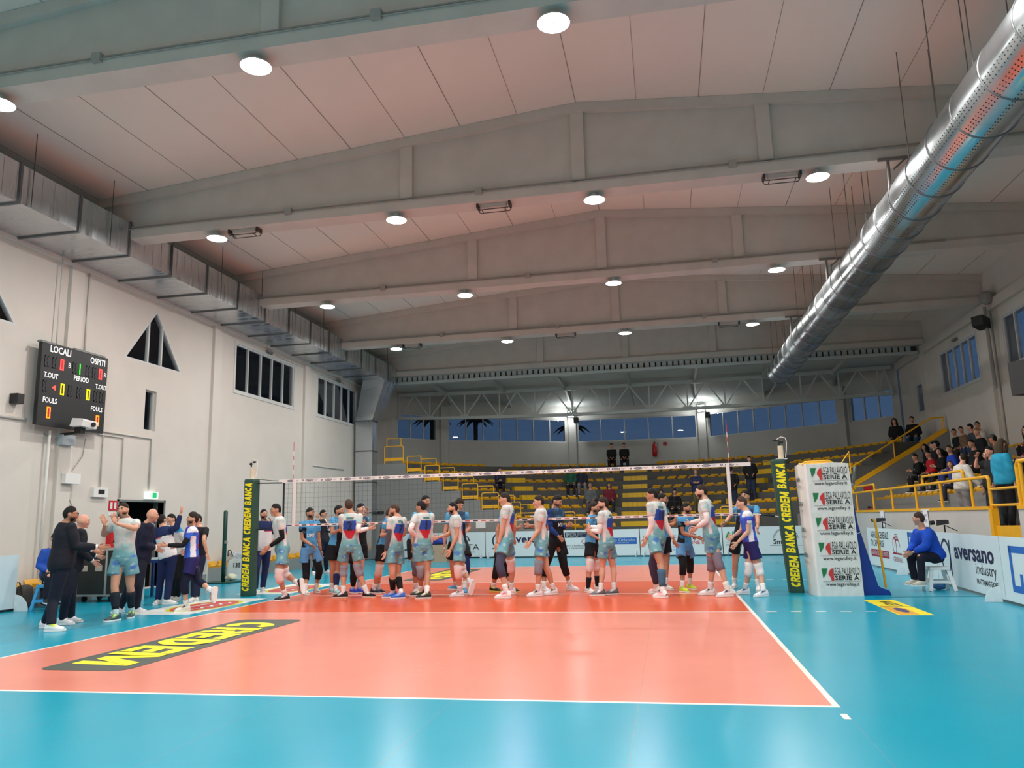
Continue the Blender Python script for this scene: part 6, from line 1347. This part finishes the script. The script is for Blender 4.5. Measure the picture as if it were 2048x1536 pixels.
player('b_2','player in light blue and black behind the net, left neighbour of number 2','b','short',HK,SK2,1,shoes=((150,200,205),(230,236,236)),legs={'l':NV})
player('b_3','dark haired player in black beyond number 2, pointing, with bright blue shoes','b','short',HK,SK3,knees=('','F'),kc=(BKC,BKC),shoes=((40,70,200),(120,150,240)),var=3)
player('b_4','long bearded player in light blue and black facing the balding player','b','short',HN,SK1,2,knees=('p','p'),kc=((226,196,188),(226,196,188)),shoes=((40,44,60),(200,200,210)))
player('b_5','tall dark haired player in light blue behind number 1','b','short',HK,SK2,1,shoes=((230,226,224),(200,60,50)),knees=('p','p'),kc=((110,100,110),(110,100,110)))
player('b_6','curly haired player with moustache in blue and black looking down, arms hanging','b','curly',HB,SK1,var=3,knees=('L',''),kc=((24,36,90),BKC),shoes=((80,160,205),(60,110,190)),nod=.45)
player('b_7','player in light blue and black hidden behind the player with a grey knee sleeve','b','short',HB,SK2,knees=('L','L'),kc=(BKC,BKC),shoes=((28,28,32),(230,220,120)),soles=(214,200,90))
player('b_8','player in black MYL jersey with navy sleeves raising his open hand','b','quiff',HK,SK2,1,num=('MYL',.10),var=2,knees=('L','L'),kc=(BKC,BKC),shoes=((236,232,234),(200,190,190)),sleeves={'l':(30,54,120),'r':(30,54,120)},nod=.3,curl=.15)
player('b_9','player in light blue and black with white knee pads and black socks','b','curly',HB,SK1,1,knees=('p','p'),kc=((236,214,210),(236,214,210)),socks=(BKC,BKC),sockh=(.45,.45),shoes=((232,226,220),(30,30,30)))
player('b_10','bearded dark haired player in black behind number 10','b','short',HK,SK2,1,shoes=((232,226,214),(60,60,60)))
player('b_11','shorter player in light blue kit with black leggings and yellow green shoes','b','short',HK,SK2,1,var=1,knees=('L','L'),kc=(BKC,BKC),shoes=((196,214,40),(150,180,40)),num=('9',.2))
player('b_12','dark haired player in blue and black behind the libero beside the right post','b','band',HK,SK1,var=3,shoes=((236,236,238),(200,200,200)))
def suit(key,label,col=(26,28,38),hs='short',hc=HK,sk=SK2,bd=None,shirt=(236,236,240),shoes=(238,238,240),fat=1.,tcol=None,glasses=False,tie=None,acc=None):
    k=parse(key); k.fat=fat; frames(k); r=body(k,label,skin=sk,glasses=glasses,beard=hc if bd else None,browc=hc)
    hair(k,r,hs,hc,5)
    if bd: beard(k,r,hc)
    mb=MB(); 
    def cf(v):
        t,u,w=coords(k,v); return s2l(shirt) if (w>.05 and t>.55 and abs(u)<.11*(t-.55)) else tuple(x*(1+.1*tnoise(v)) for x in s2l(col))
    j=top(k,r,cf,'jacket',2,.032,-.20,sr=(.082,.07),flare=.05)
    mb.tube([k.P+k.up*k.L*.93-k.fw*.005,k.P+k.up*k.L*1.04],[.074*k.s,.064*k.s],12); cobj('shirt_collar',[Vector(v) for v in mb.v],mb.f,s2l(shirt),cloth_m,r)
    for e,w in((k.le,k.lw),(k.re,k.rw)): cuff(k,r,'shirt_cuff',e,w,.88,1.02,.036,shirt)
    trousers(k,r,col_flat(tcol or (24,28,44)))
    for sd in 'lr': shoe(k,r,sd,shoes,acc=acc)
    return k,r
suit('suit_big','large man in dark suit and glasses seen from behind, holding out his hands',hs='crop',fat=1.32,glasses=True,bd=1,acc=(200,220,60))
suit('suit_bald','smiling bald man in a dark suit behind the larger suited man',hs='bald',sk=(216,160,138),fat=1.1)
suit('suit_bald2','bald man in a navy suit reaching for the libero\'s hand by the doorway',col=(28,30,52),hs='bald',sk=(214,158,134),fat=1.05,tie=1)
suit('suit_glass','man in a dark suit and glasses standing far back by the wall bench',hs='short',sk=SK1,glasses=True,shoes=(230,230,230))
def tracks(key,label,topf,tr,hs='short',hc=HK,sk=SK1,bd=None,fat=1.,shoes=(228,226,222),sleeve=2,hold=None,name='jacket',glasses=False):
    k=parse(key); k.fat=fat; frames(k); r=body(k,label,skin=sk,beard=hc if bd else None,browc=hc,glasses=glasses); hair(k,r,hs,hc,3)
    if bd: beard(k,r,hc)
    top(k,r,topf(k),name,sleeve,.024,-.08,sr=(.075,.066)); trousers(k,r,col_flat(tr)); 
    for sd in 'lr': shoe(k,r,sd,shoes)
    return k,r
tracks('track_arm','man in navy and white tracksuit raising his right fist near the doorway',col_track,(24,36,78),fat=1.12)
tracks('track_blue','person in a pale grey and blue top behind the man with the raised fist',lambda k:(lambda v:c_(206,206,204) if coords(k,v)[0]<.75 else c_(60,150,206)),(26,26,30))
tracks('blackshirt','man in black shirt with tattooed forearm and wristband behind the left libero',lambda k:col_flat((24,24,28)),(30,38,66),sleeve=.6,name='shirt')
tracks('ref_track','stout man in navy and white tracksuit between the left net post and its neighbour player',col_track,(26,38,82),bd=1,fat=1.28,hs='crop')
# ---- posed figures: seated and standing spectators
def pose(x,y,z,hd,seated=True,s=1.,lean=.12,arm='lap',look=None,stoop=0.,kd=.42,az=.42):
    k=Sk(); k.s=s; h=Vector((math.cos(hd),math.sin(hd),0)); k.h=h; lk=hd if look is None else look; k.hh=Vector((math.cos(lk),math.sin(lk),0)); l=Vector((-h.y,h.x,0)); k.fat=1.
    if seated:
        k.P=Vector((x,y,z+.10*s)); k.N=k.P+(Z3+h*lean).normalized()*.54*s
    else:
        k.P=Vector((x,y,z+.97*s)); k.N=k.P+(Z3+h*stoop).normalized()*.58*s
    k.H=k.N+(Z3+h*(.25+stoop*.6)).normalized()*.20*s
    k.ls=k.N+l*.165*s-Z3*.055*s; k.rs=k.N-l*.165*s-Z3*.055*s; k.lh=k.P+l*.09*s; k.rh=k.P-l*.09*s
    if seated:
        k.lk=k.lh+h*kd*s+l*.05*s+Z3*.02; k.rk=k.rh+h*kd*s-l*.05*s+Z3*.02
        k.la=k.lk-Z3*az*s+h*.02; k.ra=k.rk-Z3*az*s-h*.04
    else:
        k.lk=k.lh+h*.05-Z3*.43*s; k.rk=k.rh+h*.02-Z3*.43*s+h*.03; k.la=k.lh+l*.03+h*.06; k.la.z=z+.10; k.ra=k.rh-l*.03-h*.05; k.ra.z=z+.10
    k.lt=h.copy(); k.rt=h.copy()
    def arm_(sh,sd):
        if arm=='lap': e=sh-Z3*.27*s-h*.02*s+l*sd*.06*s; w=e+(h*.20-l*sd*.10-Z3*.10)*s
        elif arm=='phone': e=sh-Z3*.26*s+h*.03*s; w=e+(h*.17-l*sd*.12+Z3*.04)*s
        elif arm=='cross': e=sh-Z3*.24*s+h*.10*s+l*sd*.04*s; w=e+(h*.10-l*sd*.2+Z3*.03)*s
        elif arm=='knees': e=sh-Z3*.24*s+h*.10*s; w=e+(h*.19-l*sd*.1-Z3*.10)*s
        elif arm=='out': e=sh-Z3*.25*s+l*sd*.12*s; w=e+(h*.12+l*sd*.12-Z3*.2)*s
        elif arm=='up': e=(sh+(h*.2+l*sd*.12-Z3*.08)*s) if sd<0 else sh-Z3*.27*s; w=(e+(Z3*.2-l*sd*.12+h*.05)*s) if sd<0 else e+(h*.15-Z3*.18)*s
        else: e=sh-Z3*.28*s+l*sd*.05*s; w=e-Z3*.24*s+h*.06*s
        return e,w
    k.le,k.lw=arm_(k.ls,1); k.re,k.rw=arm_(k.rs,-1); return k
def spectator(label,k,tc,pc,hs='short',hc=HK,sk=SK1,bd=None,group=None,sleeve=2,shoes=(40,40,44),glasses=False,hood=False,emblem=False,cap=None,name='jacket'):
    frames(k); r=body(k,label,vox=.018,skin=sk,beard=hc if bd else None,browc=hc,glasses=glasses); hair(k,r,hs,hc,int(abs(k.P.x*31+k.P.y*17))%97)
    cf=(lambda v:(c_(206,206,200) if (coords(k,v)[2]>0 and (coords(k,v)[0]-.62)**2*.36+coords(k,v)[1]**2<.0052 and tnoise(v*2.2)>-.15) else s2l(tc))) if emblem else col_flat(tc,.12)
    k.fat=max(k.fat,1.16); top(k,r,cf,name,sleeve,.040,-.06,vox=.022,sr=(.088,.075)); trousers(k,r,col_flat(pc,.12),vox=.022)
    for sd in 'lr': shoe(k,r,sd,shoes)
    if hood:
        D,F=sphere_dirs(18,14); cobj('hood',[k.H+k.hm@(headpt(d,1.17 if d.y<.35 else .8)+Vector((0,-.01,0)))*k.s for d in D],F,s2l(tc),cloth_m,r)
    if cap:
        D,F=sphere_dirs(18,12); vs=[k.H+k.hm@(headpt(d,1.13 if d.z>.25 else .8)*1.+Vector((0,.01*(d.z>.25),0)))*k.s for d in D]; mb=MB().add(vs,F); X=lambda p:k.H+k.hm@Vector(p)*k.s
        mb.add([X((-.07,.06,.05)),X((.07,.06,.05)),X((.05,.15,.04)),X((-.05,.15,.04)),X((-.07,.06,.065)),X((.07,.06,.065)),X((.05,.15,.05)),X((-.05,.15,.05))],[(0,3,2,1),(4,5,6,7),(0,1,5,4),(1,2,6,5),(2,3,7,6),(3,0,4,7)])
        cobj('flat_cap',[Vector(v) for v in mb.v],mb.f,s2l(cap),cloth_m,r)
    return r
W_=PI
# right-hand stand rows k: seat x, tread z
def RS(kk,y,dx=.0): return (10.55+.75*kk+.28+dx,y,1.84+.42*kk+.11)
def rs(label,kk,y,tc,pc,hd=W_,**a):
    pk={q:a.pop(q) for q in('s','lean','arm','look','kd','az') if q in a}
    x,y_,z=RS(kk,y); pk.setdefault('s',.96); pk.setdefault('arm','lap'); pk.setdefault('lean',.15)
    return spectator(label,pose(x,y_,z,hd,True,**pk),tc,pc,**a)
BL_=(24,24,28)
rs('dark haired woman in black at the far end of the right stand',2,13.6,BL_,BL_,hs='long',look=W_+.5)
rs('man in a navy jacket, second from the far end of the right stand',2,12.75,(34,38,54),(30,30,40),look=W_-.2,sk=SK3,hs='thin')
rs('person bent forward in a dark hooded jacket below the row by the right wall',2,12.0,(28,32,44),BL_,hs='short',lean=.45,hood=True)
rs('person in a bright blue jacket in the middle of the right stand',1,9.05,(32,72,190),(40,60,120),hs='short',hc=HN,look=W_+.9,sk=SK3)
rs('dark dressed man on the highest row by the right wall, left of the scarf wearer',3,12.9,(28,30,36),BL_,look=W_+.8)
rs('smiling person in a brown scarf on the highest row by the right wall',3,12.25,(120,96,76),(70,64,60),look=W_+1.,hs='short',hc=HB)
rs('dark haired person on the highest row leaning to the right neighbour',3,11.45,(70,76,84),(50,60,90),look=W_-.5,hs='short')
rs('person with glasses in a pale vest on the highest row, right of the leaning neighbour',3,10.85,(196,194,188),(52,74,112),look=W_+.8,glasses=True,hs='short',hc=HB)
rs('smiling blonde woman in a black jacket on the third row of the right stand',2,8.9,(26,30,36),(26,28,36),hs='short',hc=(150,112,70),look=W_+.7,sk=SK3,s=1.0)
rs('man in a grey flat cap and olive coat on the right stand',1,5.9,(96,84,64),(60,60,64),cap=(92,90,88),look=W_-.9,hs='crop',sk=(196,130,100))
rs('person in a red jacket in the second row, beside the hooded phone user',1,10.9,(190,30,46),(40,40,50),hs='short',look=W_+.6)
rs('woman in black with long dark hair in front of the blue jacket',1,9.9,(22,22,26),(26,26,30),hs='long',look=W_+.9,sk=SK3,arm='phone')
rs('person in black hooded top with white emblem looking at a phone',1,12.0,(20,24,26),(22,22,24),hs='curly',arm='phone',emblem=True,look=W_+.5,lean=.3,name='hoodie')
rs('small child with brown hair sitting low behind the standing man in the white sweater',0,6.9,(40,60,120),(40,40,60),hs='long',hc=HN,s=.80,look=W_+.9)
rs('woman with round glasses and dark red scarf near the right edge of the photo',1,4.0,(120,30,40),BL_,hs='long',glasses=True,look=W_+.3,sk=SK3)
rs('person in a dark hooded coat at the top right edge of the photo',2,5.55,(26,28,34),BL_,hs='short',hood=True,look=W_+.2)
rs('person in black on the second step behind the man with the raised arm',1,7.3,(30,30,34),(28,32,44),hs='short',look=W_+.4)
def stand(label,x,y,z,hd,tc,pc,**a):
    pk={q:a.pop(q) for q in('s','arm','look','stoop') if q in a}; pk.setdefault('arm','down')
    return spectator(label,pose(x,y,z,hd,False,**pk),tc,pc,**a)
stand('man in white sweatshirt and grey joggers standing with his back to the court',9.8,3.55,ZW,.35,(212,208,200),(140,138,140),s=.91,stoop=.12,arm='out',look=1.6,hs='crop',hc=HB,sk=SK3,name='sweatshirt',shoes=(230,230,230))
stand('man with glasses in a black puffer jacket standing on the right walkway',10.2,2.95,ZW,W_+.2,(30,32,36),(30,38,56),s=.90,look=W_+.9,hs='crop',glasses=True,bd=1,sk=SK3)
stand('man in dark clothes raising a bare forearm to his head on the right walkway',10.0,2.25,ZW,W_+.4,(34,34,38),(60,66,74),s=.92,arm='up',sleeve=.7,hs='short',sk=(220,160,136),name='shirt')
stand('woman in a turquoise blouse with long dark blond-tipped hair, back to the court, right walkway',9.8,1.30,ZW,.3,(40,150,186),(26,26,30),s=.96,look=.6,hs='long',hc=(70,56,42),arm='down',name='blouse')
# curved stand
def arcpos(kk,t,dr=.28): r=R0+DR*kk+dr; return CC.x+r*math.cos(t),CC.y+r*math.sin(t),Z0+DZ*kk
def cs_(label,kk,x,tc,pc,seated=True,**a):
    r=R0+DR*kk+.26; t=math.acos(max(-1,min(1,(x-CC.x)/r))); px,py,z=arcpos(kk,t,.26)
    hd=math.atan2(-15-py,3-px); pk={q:a.pop(q) for q in('s','lean','arm','look','stoop') if q in a}
    if seated: pk.setdefault('lean',.1); return spectator(label,pose(px,py,z+.12,hd,True,kd=.40,az=.40,**pk),tc,pc,**a)
    px,py,z=arcpos(kk,t,.52); return spectator(label,pose(px,py,z,hd,False,**pk),tc,pc,**a)
cs_('left of two young people in black on the top row below the back windows',7,.84,BL_,BL_,hs='short',arm='knees')
cs_('right of two young people in black on the top row below the back windows',7,1.44,BL_,(24,28,44),hs='crop',arm='knees')
cs_('person in navy bent over a phone, alone on the left side of the curved stand',4,-3.75,(22,30,52),BL_,lean=.5,arm='phone')
cs_('person in a green jacket seated on the curved stand, left of the one in navy',4,-.88,(28,84,62),(30,32,40),hs='short')
cs_('person in navy jacket and pale trousers, right of the green jacket on the curved stand',4,-.40,(30,36,52),(110,116,128),hs='short',lean=.2)
cs_('grey dressed man with glasses seated low on the curved stand',2,.10,(96,100,104),(80,84,90),hs='crop',hc=(120,116,112),glasses=True)
cs_('woman in a dark red sweater with long hair seated on the curved stand',2,.90,(112,28,44),(30,34,40),hs='long')
cs_('person in black seated in front of the grey dressed man with glasses',0,.40,BL_,BL_,hs='short')
cs_('man in a dark blue shirt and olive trousers standing on the curved stand',1,4.45,(34,44,84),(92,88,56),seated=False,hs='crop',hc=(120,100,90),arm='cross')
cs_('person in a black hooded top seated on the curved stand beside a dark neighbour',1,3.66,(16,16,20),BL_,hs='short',hood=True)
cs_('person in dark clothes seated left of the black hooded top on the curved stand',1,3.1,(20,20,24),BL_,hs='long')
cs_('man in black seen through the net standing on the right of the curved stand',1,5.75,BL_,(36,44,70),seated=False,look=1.2)
cs_('person in a black jacket standing higher on the right of the curved stand',2,6.5,(22,22,26),(40,48,74),seated=False)
k=None
x=11.2; spectator('long haired person in black at the top right end of the curved stand',pose(12.1,16.3,3.98,-2.1,True,arm='lap',kd=.4,az=.4),BL_,(48,84,104),hs='long')
spectator('person in a dark coat at the top right corner of the curved stand',pose(12.6,15.9,3.98,-2.1,True,kd=.4,az=.4),(22,24,30),(50,80,104),hs='short')
# seated official, line of officials
k=pose(8.10,.26,.49,W_+.35,True,s=1.0,lean=.42,arm='knees',look=W_-.55); k.fat=1.15
spectator('official in a royal blue jacket seated on the white stool facing away',k,(22,74,186),(22,26,42),hs='short',hc=(58,44,38),shoes=(206,200,184))
k=pose(-8.2,-2.45,.52,-.6,True,s=.95,arm='lap'); spectator('person in blue and white seated on the light blue stool behind the suited men',k,(40,80,170),(24,28,44),hs='short')
spectator('dark haired person seated half hidden behind the flight case',pose(-9.0,.3,.40,-.7,True,s=.9),(34,36,44),(28,30,40),hs='curly')
